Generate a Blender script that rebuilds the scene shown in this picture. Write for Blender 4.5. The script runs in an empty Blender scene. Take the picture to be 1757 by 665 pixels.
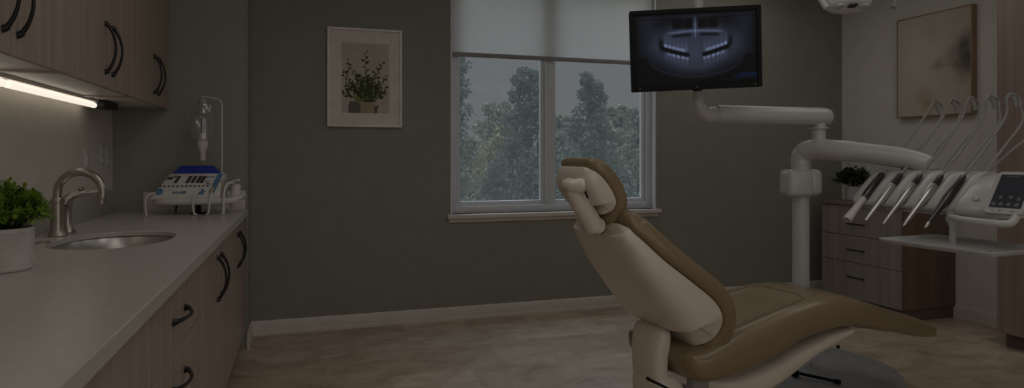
import bpy, bmesh, math, random
from mathutils import Vector, Matrix, noise
random.seed(7)
PI = math.pi
R = math.radians
col = bpy.context.scene.collection
# ------------------------------------------------------------------ camera
TH = R(17.8); CT, ST = math.cos(TH), math.sin(TH)
F = 1110.0; CX = 878.5; HY = 268.0; EYE = 1.24
cam_d = bpy.data.cameras.new('camera'); cam = bpy.data.objects.new('camera', cam_d); col.objects.link(cam)
cam.location = (0, 0, EYE); cam.rotation_euler = (PI/2, 0, -TH)
cam_d.sensor_width = 36; cam_d.lens = 36*F/1757; cam_d.shift_y = -(332.5-HY)/1757
cam_d.clip_start = 0.02; cam_d.clip_end = 200
bpy.context.scene.camera = cam

def rt(r, t, z):                       # camera-aligned horizontal axes -> world
    return Vector((r*CT + t*ST, -r*ST + t*CT, z))
def ray(px, py):
    return rt((px-CX)/F, 1.0, (HY-py)/F)
def at(px, py, X=None, Y=None, Z=None, t=None):
    d = ray(px, py)
    if X is not None: s = X/d.x
    elif Y is not None: s = Y/d.y
    elif Z is not None: s = (Z-EYE)/d.z
    else: s = t
    return Vector((0, 0, EYE)) + d*s

# ------------------------------------------------------------------ materials
MATS = {}
def nt(name):
    m = bpy.data.materials.new(name); m.use_nodes = True
    t = m.node_tree; b = t.nodes['Principled BSDF']
    MATS[name] = m
    return m, t, b
def setb(b, rough=.5, metal=0, coat=0, spec=.5, coat_rough=.1):
    b.inputs['Roughness'].default_value = rough
    b.inputs['Metallic'].default_value = metal
    b.inputs['Coat Weight'].default_value = coat
    b.inputs['Coat Roughness'].default_value = coat_rough
    b.inputs['Specular IOR Level'].default_value = spec
def ramp(t, stops):
    n = t.nodes.new('ShaderNodeValToRGB'); e = n.color_ramp.elements
    while len(e) < len(stops): e.new(.5)
    for k, (p, c) in enumerate(stops):
        e[k].position = p; e[k].color = (*c, 1)
    return n
def noise_mat(name, c1, c2, scale=(4, 4, 4), nscale=1.0, detail=4, rough=.5, metal=0, coat=0, bump=0, spec=.5, lo=.35, hi=.65):
    m, t, b = nt(name); setb(b, rough, metal, coat, spec)
    tc = t.nodes.new('ShaderNodeTexCoord'); mp = t.nodes.new('ShaderNodeMapping')
    mp.inputs['Scale'].default_value = scale
    nz = t.nodes.new('ShaderNodeTexNoise'); nz.inputs['Scale'].default_value = nscale; nz.inputs['Detail'].default_value = detail
    r = ramp(t, [(lo, c1), (hi, c2)])
    t.links.new(tc.outputs['Object'], mp.inputs['Vector']); t.links.new(mp.outputs[0], nz.inputs['Vector'])
    t.links.new(nz.outputs['Fac'], r.inputs[0]); t.links.new(r.outputs[0], b.inputs['Base Color'])
    if bump:
        bn = t.nodes.new('ShaderNodeBump'); bn.inputs['Strength'].default_value = bump; bn.inputs['Distance'].default_value = .002
        t.links.new(nz.outputs['Fac'], bn.inputs['Height']); t.links.new(bn.outputs[0], b.inputs['Normal'])
    return m
def flat(name, c, rough=.5, metal=0, coat=0, spec=.5, var=.06):
    c2 = tuple(min(1, x*(1+var)) for x in c); c1 = tuple(x*(1-var) for x in c)
    return noise_mat(name, c1, c2, (9, 9, 9), 1, 2, rough, metal, coat, 0, spec)
def emit(name, c, s):
    m, t, b = nt(name); setb(b, .4)
    b.inputs['Base Color'].default_value = (*c, 1)
    b.inputs['Emission Color'].default_value = (*c, 1); b.inputs['Emission Strength'].default_value = s
    return m

flat('wall_green', (.25, .25, .215), .75, spec=.25, var=.03)
flat('wall_end', (.29, .285, .24), .75, spec=.25, var=.03)
flat('wall_tan', (.66, .62, .555), .7, spec=.3, var=.03)
flat('wall_pale', (.66, .64, .59), .75, spec=.25, var=.03)
flat('ceiling_white', (.75, .74, .72), .8, spec=.2, var=.02)
flat('trim_white', (.62, .57, .52), .45, var=.03)
flat('window_white', (.62, .64, .67), .4, var=.02)
noise_mat('wood', (.31, .245, .20), (.40, .325, .275), (26, 26, 1.3), 1, 6, .42, lo=.3, hi=.7)
noise_mat('wood_warm', (.22, .16, .13), (.30, .225, .185), (30, 30, 1.1), 1, 6, .42, lo=.3, hi=.7)
noise_mat('wood_brown', (.13, .082, .055), (.18, .115, .078), (20, 20, 1.2), 1, 5, .5, lo=.3, hi=.7)
noise_mat('wood_grey', (.22, .19, .165), (.30, .265, .235), (26, 26, 1.3), 1, 6, .5, lo=.3, hi=.7)
flat('wood_top', (.20, .155, .125), .4)
flat('toe_dark', (.12, .095, .078), .6)
flat('gap_dark', (.03, .024, .02), .8)
noise_mat('quartz', (.52, .485, .45), (.555, .52, .485), (30, 30, 30), 1, 6, .26, lo=.3, hi=.7)
flat('black_metal', (.012, .011, .011), .35, .3)
flat('black_plastic', (.010, .010, .011), .55, spec=.15)
flat('nickel', (.42, .385, .335), .32, 1.0)
flat('steel', (.56, .54, .51), .3, 1.0)
flat('steel_bright', (.62, .61, .60), .28, 1.0)
flat('dark_steel', (.10, .10, .105), .3, .9)
flat('white_plastic', (.62, .60, .57), .35, coat=.15, var=.02)
flat('enamel', (.52, .515, .50), .32, coat=.2, var=.02)
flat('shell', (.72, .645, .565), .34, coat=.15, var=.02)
flat('shell_shade', (.66, .585, .51), .4, var=.02)  # darker copy of shell: shade under the seat put into the colour
flat('chassis_grey', (.30, .28, .265), .5)
noise_mat('leather', (.225, .165, .092), (.26, .192, .11), (160, 160, 160), 1, 3, .36, coat=.3, bump=.03)
flat('leather_seam', (.15, .105, .055), .5)
flat('hose_grey', (.31, .30, .285), .5)
flat('tray_white', (.50, .505, .51), .3)
flat('base_grey', (.30, .30, .305), .25)
flat('pot_white', (.62, .58, .55), .5)
flat('pot_white_cool', (.50, .50, .49), .5)
flat('soil', (.03, .02, .012), .9)
flat('blue_bottle', (.008, .03, .30), .25, coat=.3)
flat('blue_mid', (.10, .21, .36), .4)
flat('mark_dark', (.05, .05, .055), .5)
flat('mark_blue', (.16, .22, .33), .5)
flat('beige_grip', (.38, .32, .25), .5)
flat('gold_frame', (.33, .22, .13), .45)
flat('frame_white', (.72, .68, .64), .4)
flat('mat_board', (.64, .60, .555), .8)
flat('print_paper', (.46, .42, .37), .8)
flat('print_leaf', (.04, .05, .016), .8)
flat('print_leaf_pale', (.17, .175, .07), .8)
flat('print_vase', (.34, .275, .20), .8)
flat('print_shade', (.12, .11, .10), .8)
flat('light_box', (.025, .02, .018), .5)
flat('lens', (.55, .6, .58), .15)
flat('lamp_grey', (.74, .74, .77), .3)

def leafmat(name, c1, c2, tr=.35, scale=40):
    m = noise_mat(name, c1, c2, (scale,)*3, 1, 1, .5, spec=.3, lo=.3, hi=.7)
    t = m.node_tree; b = t.nodes['Principled BSDF']; o = t.nodes['Material Output']
    tl = t.nodes.new('ShaderNodeBsdfTranslucent'); mx = t.nodes.new('ShaderNodeMixShader'); mx.inputs[0].default_value = tr
    rp = [n for n in t.nodes if n.type == 'VALTORGB'][0]
    t.links.new(rp.outputs[0], tl.inputs['Color'])
    t.links.new(b.outputs[0], mx.inputs[1]); t.links.new(tl.outputs[0], mx.inputs[2]); t.links.new(mx.outputs[0], o.inputs['Surface'])
    return m
leafmat('leaf_bright', (.07, .15, .012), (.30, .44, .06))
leafmat('leaf_dark', (.03, .055, .02), (.08, .12, .05))
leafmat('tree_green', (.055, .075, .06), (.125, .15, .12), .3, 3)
leafmat('tree_pale', (.13, .15, .115), (.25, .27, .20), .3, 3)  # outdoor haze put into the washed-out leaf colour
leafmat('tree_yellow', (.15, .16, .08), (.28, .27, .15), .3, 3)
flat('bark', (.07, .06, .05), .9)
flat('lawn', (.13, .16, .08), .9)

def glassmat(name, fac_gloss, haze, hazec=(.8, .82, .84)):
    m, t, b = nt(name); o = t.nodes['Material Output']
    tr = t.nodes.new('ShaderNodeBsdfTransparent'); gl = t.nodes.new('ShaderNodeBsdfGlossy'); gl.inputs['Roughness'].default_value = .05
    tl = t.nodes.new('ShaderNodeBsdfTranslucent'); tl.inputs['Color'].default_value = (*hazec, 1)
    m1 = t.nodes.new('ShaderNodeMixShader'); m1.inputs[0].default_value = fac_gloss
    m2 = t.nodes.new('ShaderNodeMixShader'); m2.inputs[0].default_value = haze
    t.links.new(tr.outputs[0], m1.inputs[1]); t.links.new(gl.outputs[0], m1.inputs[2])
    t.links.new(m1.outputs[0], m2.inputs[1]); t.links.new(tl.outputs[0], m2.inputs[2])
    t.links.new(m2.outputs[0], o.inputs['Surface'])
    return m
glassmat('pane_glass', .012, .06)
glassmat('clear_plastic', .10, .10)
def blindmat():
    m, t, b = nt('blind_fabric'); o = t.nodes['Material Output']
    nz = t.nodes.new('ShaderNodeTexNoise'); nz.inputs['Scale'].default_value = 120
    r = ramp(t, [(.3, (.84, .84, .84)), (.7, (.90, .90, .90))]); t.links.new(nz.outputs['Fac'], r.inputs[0])
    df = t.nodes.new('ShaderNodeBsdfDiffuse'); tl = t.nodes.new('ShaderNodeBsdfTranslucent')
    t.links.new(r.outputs[0], df.inputs['Color']); t.links.new(r.outputs[0], tl.inputs['Color'])
    mx = t.nodes.new('ShaderNodeMixShader'); mx.inputs[0].default_value = .54
    t.links.new(df.outputs[0], mx.inputs[1]); t.links.new(tl.outputs[0], mx.inputs[2]); t.links.new(mx.outputs[0], o.inputs['Surface'])
blindmat()
def floormat():
    m, t, b = nt('floor_stone'); setb(b, .36, spec=.6)
    tc = t.nodes.new('ShaderNodeTexCoord')
    br = t.nodes.new('ShaderNodeTexBrick')
    br.inputs['Scale'].default_value = 1; br.inputs['Brick Width'].default_value = .46; br.inputs['Row Height'].default_value = .46
    br.inputs['Mortar Size'].default_value = .003; br.inputs['Mortar Smooth'].default_value = .2
    br.inputs['Color1'].default_value = (.40, .315, .225, 1); br.inputs['Color2'].default_value = (.53, .435, .33, 1); br.inputs['Mortar'].default_value = (.42, .34, .26, 1)
    t.links.new(tc.outputs['Object'], br.inputs['Vector'])
    mp = t.nodes.new('ShaderNodeMapping'); mp.inputs['Scale'].default_value = (2.6, 4.4, 1)
    nz = t.nodes.new('ShaderNodeTexNoise'); nz.inputs['Scale'].default_value = 1.7; nz.inputs['Detail'].default_value = 10; nz.inputs['Roughness'].default_value = .72; nz.inputs['Distortion'].default_value = .5
    t.links.new(tc.outputs['Object'], mp.inputs['Vector']); t.links.new(mp.outputs[0], nz.inputs['Vector'])
    r = ramp(t, [(.28, (.60, .52, .42)), (.5, (1, .99, .97)), (.72, (1.28, 1.30, 1.34))])
    t.links.new(nz.outputs['Fac'], r.inputs[0])
    mx = t.nodes.new('ShaderNodeMix'); mx.data_type = 'RGBA'; mx.blend_type = 'MULTIPLY'; mx.inputs['Factor'].default_value = 1
    t.links.new(br.outputs['Color'], mx.inputs['A']); t.links.new(r.outputs[0], mx.inputs['B'])
    t.links.new(mx.outputs['Result'], b.inputs['Base Color'])
floormat()
def attrmat(name, strength=0, rough=.6):
    m, t, b = nt(name); setb(b, rough)
    a = t.nodes.new('ShaderNodeAttribute'); a.attribute_name = 'Col'
    if strength:
        b.inputs['Base Color'].default_value = (.01, .01, .012, 1)
        b.inputs['Specular IOR Level'].default_value = .12; t.links.new(a.outputs['Color'], b.inputs['Emission Color']); b.inputs['Emission Strength'].default_value = strength
    else:
        t.links.new(a.outputs['Color'], b.inputs['Base Color'])
    return m
attrmat('xray_screen', 1.0, .3)
attrmat('abstract_paint', 0, .75)

# ------------------------------------------------------------------ mesh helpers
class G:
    def __init__(s): s.v, s.f, s.m = [], [], []
    def add(s, vs, fs, mi=0, M=None):
        o = len(s.v)
        for p in vs:
            p = Vector(p); s.v.append(M @ p if M else p)
        for f in fs: s.f.append([o+i for i in f]); s.m.append(mi)
        return s
    def box(s, x0, x1, y0, y1, z0, z1, bev=0, seg=2, mi=0, M=None):
        bm = bmesh.new(); bmesh.ops.create_cube(bm, size=1)
        for v in bm.verts:
            v.co = Vector(((x0+x1)/2 + v.co.x*(x1-x0), (y0+y1)/2 + v.co.y*(y1-y0), (z0+z1)/2 + v.co.z*(z1-z0)))
        if bev: bmesh.ops.bevel(bm, geom=bm.edges[:], offset=bev, segments=seg, affect='EDGES', profile=.5)
        bm.verts.index_update()
        s.add([v.co.copy() for v in bm.verts], [[v.index for v in f.verts] for f in bm.faces], mi, M); bm.free(); return s
    def loft(s, rings, caps=True, mi=0, M=None):
        n = len(rings[0]); vs = [p for r in rings for p in r]; fs = []
        for a in range(len(rings)-1):
            for b in range(n):
                fs.append([a*n+b, a*n+(b+1) % n, (a+1)*n+(b+1) % n, (a+1)*n+b])
        if caps: fs.append(list(range(n))[::-1]); fs.append([(len(rings)-1)*n+i for i in range(n)])
        return s.add(vs, fs, mi, M)
    def tube(s, path, rad, n=12, caps=True, mi=0, M=None, flat=1.0):
        P = [Vector(p) for p in path]
        rad = rad if isinstance(rad, (list, tuple)) else [rad]*len(P)
        T = []
        for i in range(len(P)):
            a = P[max(0, i-1)]; b = P[min(len(P)-1, i+1)]; T.append((b-a).normalized())
        u = T[0].orthogonal().normalized(); rings = []
        for i in range(len(P)):
            u = (u - T[i]*u.dot(T[i])).normalized(); w = T[i].cross(u)
            rings.append([P[i] + (u*math.cos(2*PI*k/n) + w*math.sin(2*PI*k/n)*flat)*rad[i] for k in range(n)])
        return s.loft(rings, caps, mi, M)
    def lathe(s, prof, n=32, mi=0, M=None, caps=True, sx=1, sy=1):
        rings = [[Vector((r*math.cos(2*PI*k/n)*sx, r*math.sin(2*PI*k/n)*sy, z)) for k in range(n)] for r, z in prof]
        return s.loft(rings, caps, mi, M)
    def prism(s, pts, y0, y1, mi=0, M=None):       # polygon in x,z pushed along y
        n = len(pts); vs = [(x, y0, z) for x, z in pts] + [(x, y1, z) for x, z in pts]
        fs = [list(range(n)), list(range(n, 2*n))[::-1]] + [[i, i+n, (i+1) % n+n, (i+1) % n] for i in range(n)]
        return s.add(vs, fs, mi, M)
ROOT = {}
def axis_M(p, d):                                   # local z -> direction d, origin p
    return Matrix.Translation(Vector(p)) @ Vector(d).to_track_quat('Z', 'Y').to_matrix().to_4x4()
def obj(name, g, mats, parent=None, local=False, smooth=40, label=None):
    me = bpy.data.meshes.new(name)
    inv = ROOT.get(parent.name) if parent else None
    vs = [tuple(inv @ v) if (inv is not None and not local) else tuple(v) for v in g.v]
    me.from_pydata(vs, [], g.f)
    mats = mats if isinstance(mats, (list, tuple)) else [mats]
    for m in mats: me.materials.append(MATS[m])
    me.polygons.foreach_set('material_index', g.m)
    bm = bmesh.new(); bm.from_mesh(me); bmesh.ops.recalc_face_normals(bm, faces=bm.faces[:]); bm.to_mesh(me); bm.free()
    me.polygons.foreach_set('use_smooth', [True]*len(me.polygons))
    me.set_sharp_from_angle(angle=R(smooth)); me.update()
    o = bpy.data.objects.new(name, me); col.objects.link(o)
    if parent:
        o.parent = parent; ROOT[o.name] = ROOT[parent.name]
    else: ROOT[o.name] = Matrix.Identity(4)
    if label: o['label'] = label
    return o
def tag(o, label, cat, group=None):
    o['label'] = label; o['category'] = cat
    if group: o['group'] = group
    return o
def thing(name, loc, label, cat, rz=0, group=None):
    o = bpy.data.objects.new(name, None); col.objects.link(o); o.empty_display_size = .1
    o.location = loc; o.rotation_euler = (0, 0, rz)
    ROOT[o.name] = (Matrix.Translation(Vector(loc)) @ Matrix.Rotation(rz, 4, 'Z')).inverted()
    return tag(o, label, cat, group)
def struct(name, g, m, parent=None, smooth=40):
    o = obj(name, g, m, parent, smooth=smooth)
    if parent is None: o['kind'] = 'structure'
    return o
def cr(pts, n):                                     # Catmull-Rom through tuples
    out = []; L = len(pts)
    for i in range(L-1):
        p0, p1, p2, p3 = pts[max(0, i-1)], pts[i], pts[i+1], pts[min(L-1, i+2)]
        for k in range(n):
            t = k/n
            out.append(tuple(.5*(2*b + (c-a)*t + (2*a-5*b+4*c-d)*t*t + (-a+3*b-3*c+d)*t**3) for a, b, c, d in zip(p0, p1, p2, p3)))
    out.append(tuple(pts[-1])); return out
def sg(x, e): return math.copysign(abs(x)**e, x)

# ------------------------------------------------------------------ room dimensions
CEIL = 2.75; XL = -1.113; XR = 4.78; YA = 4.5; YB = 4.81; XJ = -.352; YF = -1.6
WX0, WX1, WZ0, WZ1 = 1.055, 2.813, .80, 2.69      # window opening
struct('floor', G().box(XL-.15, XR+.15, YF-.1, YB+.15, -.1, 0), 'floor_stone')
struct('ceiling', G().box(XL-.15, XR+.15, YF-.1, YB+.15, CEIL, CEIL+.1), 'ceiling_white')
struct('wall_left', G().box(XL-.12, XL, YF-.1, YB+.12, 0, CEIL), 'wall_tan')
struct('wall_alcove', G().box(XL, XJ, YA, YB+.12, 0, CEIL), 'wall_end')
g = G().box(XJ, WX0, YB, YB+.14, 0, CEIL).box(WX1, XR+.12, YB, YB+.14, 0, CEIL).box(WX0, WX1, YB, YB+.14, 0, WZ0).box(WX0, WX1, YB, YB+.14, WZ1, CEIL)
struct('wall_back', g, 'wall_green')
struct('wall_right', G().box(XR, XR+.12, YF-.1, YB, 0, CEIL), 'wall_pale')
struct('wall_front', G().box(XL-.12, XR+.12, YF-.12, YF, 0, CEIL), 'wall_pale')
def baseboard(name, a, b, nrm):
    a, b = Vector(a), Vector(b); d = (b-a); L = d.length; d.normalize(); nn = Vector(nrm)
    prof = [(0, 0), (.016, 0), (.016, .022), (.013, .026), (.013, .082), (.009, .094), (.004, .10), (0, .10)]
    rings = [[a + d*s + nn*o + Vector((0, 0, z)) for o, z in prof] for s in (0, L)]
    struct(name, G().loft(rings), 'trim_white', smooth=20)
baseboard('baseboard_back', (XJ, YB, 0), (4.78, YB, 0), (0, -1, 0))
baseboard('baseboard_alcove', (XJ, YA-.016, 0), (XJ, YB-.016, 0), (1, 0, 0))
baseboard('baseboard_right', (XR, YF, 0), (XR, YB-.016, 0), (-1, 0, 0))
# slim corner bead on the alcove edge
struct('trim_1', G().box(XJ-.006, XJ+.004, YA-.004, YA+.006, .1, CEIL, .002), 'wall_end')

# ------------------------------------------------------------------ window
YG = YB+.085
w = bpy.data.objects.new('window_1', None); col.objects.link(w); w['kind'] = 'structure'; ROOT['window_1'] = Matrix.Identity(4)
fr = .055
g = G()
g.box(WX0, WX0+fr, YG-.03, YG+.05, WZ0, WZ1, .004).box(WX1-fr, WX1, YG-.03, YG+.05, WZ0, WZ1, .004)
g.box(WX0+fr, WX1-fr, YG-.03, YG+.05, WZ0, WZ0+fr, .004).box(WX0+fr, WX1-fr, YG-.03, YG+.05, WZ1-fr, WZ1, .004)
obj('window_frame', g, 'window_white', w)
XM = 1.875
def sash(x0, x1, y):
    b = .035; g = G()
    g.box(x0, x0+b, y-.018, y+.018, WZ0+fr, WZ1-fr, .004).box(x1-b, x1, y-.018, y+.018, WZ0+fr, WZ1-fr, .004)
    g.box(x0+b, x1-b, y-.018, y+.018, WZ0+fr, WZ0+fr+b, .004).box(x0+b, x1-b, y-.018, y+.018, WZ1-fr-b, WZ1-fr, .004)
    s = obj('sash', g, 'window_white', w)
    obj('pane', G().box(x0+b-.004, x1-b+.004, y-.002, y+.002, WZ0+fr+b-.004, WZ1-fr-b+.004), 'pane_glass', s)
sash(WX0+fr, XM-.03, YG+.012); sash(XM+.03, WX1-fr, YG+.012)
obj('mullion', G().box(XM-.03, XM+.03, YG-.03, YG+.04, WZ0+fr, WZ1-fr, .004), 'window_white', w)
lin = G().box(WX0-.001, WX0+.012, YB-.003, YG-.03, WZ0, WZ1).box(WX1-.012, WX1+.001, YB-.003, YG-.03, WZ0, WZ1).box(WX0, WX1, YB-.003, YG-.03, WZ1-.012, WZ1)
obj('jamb_lining', lin, 'window_white', w)
g = G().box(WX0-.03, WX1+.035, YB-.045, YG-.03, WZ0-.032, WZ0, .006).box(WX0-.015, WX1+.02, YB-.014, YB-.0005, WZ0-.062, WZ0-.032, .004)
obj('window_sill', g, 'trim_white', w)
bl = thing('roller_blind', (1.93, YB+.03, WZ1-.03), 'white roller blind pulled a third of the way down the window', 'blind')
zb = 2.035; yb = YB+.028
g = G(); n = 24
vs = []; fs = []
for k in range(n+1):
    x = WX0+.02 + (WX1-WX0-.04)*k/n; y = yb + .0015*math.sin(k*.9)
    vs += [(x, y, zb), (x, y, WZ1-.06), (x, y+.0008, WZ1-.06), (x, y+.0008, zb)]
for k in range(n):
    a = 4*k
    for j in range(4): fs.append([a+j, a+(j+1) % 4, a+4+(j+1) % 4, a+4+j])
g.add(vs, fs); obj('blind_sheet', g, 'blind_fabric', bl, smooth=60)
flat('blind_bar_grey', (.26, .25, .25), .5)
obj('bottom_bar', G().box(WX0+.015, WX1-.015, yb-.009, yb+.009, zb-.032, zb+.002, .005), 'blind_bar_grey', bl)
obj('roller_tube', G().tube([(WX0+.014, yb+.0, WZ1-.042), (WX1-.014, yb+.0, WZ1-.042)], .026, 16), 'window_white', bl)

# ------------------------------------------------------------------ outdoors
tag(obj('lawn', G().box(-14, 22, YB+.3, 40, -1.1, -.95), 'lawn'), 'pale green lawn seen low through the window', 'lawn')['kind'] = 'stuff'
def leaf_quads(g, c, rad, n, size, mi=0, up=.3, shell=.55):
    for _ in range(n):
        while True:
            p = Vector((random.uniform(-1, 1), random.uniform(-1, 1), random.uniform(-1, 1)))
            if shell < p.length < 1: break
        p = Vector(c) + Vector((p.x*rad[0], p.y*rad[1], p.z*rad[2]))
        d = Vector((random.gauss(0, 1), random.gauss(0, 1), random.gauss(0, .7)+up)).normalized(); u = d.orthogonal().normalized()
        u = Matrix.Rotation(random.uniform(0, 6.28), 3, d) @ u; v = d.cross(u); s = size*random.uniform(.6, 1.3)
        g.add([p-u*s, p-v*s*.45, p+u*s, p+v*s*.45], [[0, 1, 2, 3]], mi)
def tree(name, px, Y, ztop, zlow, wid, mat, label, cat, lobes=16, leaves=95, size=.055, bare=0):
    b = at(px, 268, Y=Y); base = Vector((b.x, Y, -.95))
    t = thing(name, base, label, cat, group='trees outside the window')
    g = G(); tr = G()
    rnd = random.uniform
    H = ztop - zlow
    trunk = [(base.x, Y, -.95)]
    for k in range(1, 7): trunk.append((base.x+rnd(-.05, .05), Y+rnd(-.05, .05), -.95+(ztop+.36)*.95*k/6))
    tr.tube(trunk, [.075-.01*k for k in range(7)], 7)
    for k in range(lobes):
        f = (k+.5)/lobes; z = zlow + H*f
        wz = wid*(1-.78*f**1.4)*(.55+.45*min(1, f*6))
        a = k*2.4+rnd(-.4, .4); rr = wz*rnd(.25, .8)
        c = (base.x+math.cos(a)*rr, Y+math.sin(a)*rr*.8, z)
        s = wz*rnd(.22, .44)+.06
        leaf_quads(g, c, (s, s, s*rnd(.7, 1.1)), leaves, size, shell=.2)
        z0 = max(.1, z-.35*wz-.1)
        tr.tube([(base.x, Y, z0), ((base.x+c[0])/2, (Y+c[1])/2, (z0+z)/2+.05), c], [.028, .018, .007], 5)
    obj('crown', g, mat, t, smooth=1); obj('trunk', tr, 'bark', t)
tree('broadleaf_tree', 790, 8.6, 2.65, .2, .42, 'tree_green', 'dark sparse tree at the left edge of the window view', 'tree', 20, 60, .04)
tree('broadleaf_tree', 905, 11.5, 2.85, -.2, 1.0, 'tree_green', 'grey-green tall tree left of the window mullion', 'tree', 36, 190, .05)
tree('broadleaf_tree', 1016, 10.2, 2.6, -.2, .85, 'tree_green', 'grey-green tall tree right of the window mullion', 'tree', 34, 180, .047)
tree('broadleaf_tree', 1095, 13.5, 2.3, -.2, .9, 'tree_pale', 'pale bushy tree at the right edge of the window view', 'tree', 26, 160, .055)
tree('garden_shrub', 850, 9.0, 1.15, -.3, .55, 'tree_green', 'low dark green shrub in front of the left tall tree', 'shrub', 22, 170, .04)
tree('garden_shrub', 802, 12.5, 1.55, -.3, .9, 'tree_yellow', 'yellowish shrub behind the sparse tree at the left', 'shrub', 24, 170, .05)
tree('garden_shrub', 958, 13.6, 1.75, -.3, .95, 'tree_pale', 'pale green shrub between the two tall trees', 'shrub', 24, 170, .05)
tree('garden_shrub', 1062, 8.6, 1.05, -.3, .45, 'tree_green', 'low dark green shrub in front of the right tall tree', 'shrub', 20, 160, .04)
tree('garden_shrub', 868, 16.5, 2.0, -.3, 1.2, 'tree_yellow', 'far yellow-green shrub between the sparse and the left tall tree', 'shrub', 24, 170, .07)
tree('garden_shrub', 930, 8.7, .85, -.3, .40, 'tree_green', 'lowest dark green shrub just left of the window mullion', 'shrub', 18, 150, .04)

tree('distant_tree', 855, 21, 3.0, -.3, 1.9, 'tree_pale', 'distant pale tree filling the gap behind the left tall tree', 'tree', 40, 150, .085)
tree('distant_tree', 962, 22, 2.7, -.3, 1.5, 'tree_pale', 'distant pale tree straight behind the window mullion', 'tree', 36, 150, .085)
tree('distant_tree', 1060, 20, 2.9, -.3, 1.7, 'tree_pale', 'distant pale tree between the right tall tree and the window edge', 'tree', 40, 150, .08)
# ------------------------------------------------------------------ cabinets on the left
def bow_handle(parent, c, d, out, L=.19, h=.034, name='handle'):
    """arched pull: centre c on the face, along d, standing out along 'out'"""
    c, d, out = Vector(c), Vector(d), Vector(out); side = d.cross(out)
    g = G(); path = []; rad = []
    for k in range(17):
        a = -1+2*k/16
        path.append(c + d*(a*L/2) + out*(.004+h*(1-a*a)**.8)); rad.append(.0052+.003*abs(a)**3)
    g.tube(path, rad, 10)
    for s in (-1, 1):
        g.tube([c+d*(s*L/2)-out*.001, c+d*(s*L/2*.99)+out*.007, c+d*(s*L/2*.955)+out*.016], [.0125, .010, .0065], 10)
    return obj(name, g, 'black_metal', parent)
FX = -.385                                          # base cabinet face plane (door fronts at FX+.018)
def base_cab(y0, y1, kind, label, group='base cabinets under the white counter'):
    t = thing('base_cabinet', (FX-.3, (y0+y1)/2, 0), label, 'cabinet', group=group)
    g = G()
    for y in (y0, y1-.018): g.box(XL+.004, FX, y, y+.018, .1, .858)
    g.box(XL+.004, XL+.02, y0, y1, .1, .858).box(XL+.02, FX, y0+.018, y1-.018, .1, .118)
    g.box(FX-.02, FX-.001, y0+.018, y1-.018, .828, .858)
    obj('carcass', g, 'wood', t)
    obj('toe_kick', G().box(FX-.05, FX-.035, y0, y1, 0, .1), 'toe_dark', t)
    x0, x1 = FX, FX+.018
    if kind == 'drawers':
        for z0, z1 in ((.656, .853), (.458, .652), (.104, .454)):
            d = obj('drawer_front', G().box(x0, x1, y0+.002, y1-.002, z0, z1, .0015, 1), 'wood', t)
            bow_handle(d, (x1, (y0+y1)/2-.03, (z0+z1)/2 if z0 > .2 else .36), (0, 1, 0), (1, 0, 0), .20, .03)
    else:
        ym = (y0+y1)/2
        for a, b, hy in ((y0+.002, ym-.0015, ym-.058), (ym+.0015, y1-.002, ym+.058)):
            d = obj('door', G().box(x0, x1, a, b, .104, .853, .0015, 1), 'wood', t)
            bow_handle(d, (x1, hy, .70), (0, 0, 1), (1, 0, 0), .185, .034)
base_cab(.75, 1.775, 'doors', 'pale wood base cabinet nearest the camera, its plain face cut by the bottom edge')
base_cab(1.777, 2.69, 'drawers', 'pale wood drawer cabinet with two black horizontal pulls in view')
base_cab(2.692, 3.66, 'doors', 'pale wood base cabinet with two black arched pulls side by side beyond the drawers')
base_cab(3.662, 4.49, 'doors', 'pale wood base cabinet at the far end of the counter by the wall corner')
UX = -.822
def wall_cab(y0, y1, ym, label):
    t = thing('wall_cabinet', (XL+.15, (y0+y1)/2, 1.53), label, 'cabinet', group='wall cabinets above the counter')
    g = G()
    for y in (y0, y1-.018): g.box(XL+.002, UX, y, y+.018, 1.535, CEIL-.01)
    g.box(XL+.002, UX, y0+.018, y1-.018, 1.56, 1.578)
    g.box(XL+.002, UX, y0+.018, y1-.018, 2.6, 2.618)
    obj('carcass', g, 'wood', t)
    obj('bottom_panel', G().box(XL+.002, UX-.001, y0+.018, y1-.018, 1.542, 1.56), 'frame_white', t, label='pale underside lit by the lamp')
    for a, b, hy in ((y0+.002, ym-.0015, ym-.05), (ym+.0015, y1-.002, ym+.05)):
        d = obj('door', G().box(UX, UX+.018, a, b, 1.532, CEIL-.012, .0015, 1), 'wood', t)
        bow_handle(d, (UX+.018, hy, 1.70), (0, 0, 1), (1, 0, 0), .205, .036)
wall_cab(1.73, 2.688, 2.21, 'pale wood wall cabinet nearest the camera, cut by the left photo edge')
wall_cab(2.69, 3.69, 3.19, 'pale wood wall cabinet in the middle of the upper row, above the sink')
wall_cab(3.692, 4.49, 4.12, 'pale wood wall cabinet at the far end of the upper row')
# under-cabinet lamp
ul = thing('under_cabinet_lamp', (-1.03, 2.9, 1.54), 'slim white lit tube lamp fixed below the wall cabinets', 'lamp')
obj('housing', G().box(-1.072, -1.04, 1.78, 3.95, 1.526, 1.542, .003), 'frame_white', ul)
emit('tube_glow', (1.0, .91, .79), 5.5)
for a, b in ((1.79, 2.83), (2.87, 3.92)):
    obj('tube', G().tube([(-1.055, a, 1.509), (-1.055, b, 1.509)], .0145, 12), 'tube_glow', ul)
obj('end_box', G().box(-1.085, -1.015, 3.96, 4.22, 1.502, 1.542, .004), 'light_box', ul, label='dark transformer box')

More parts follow.
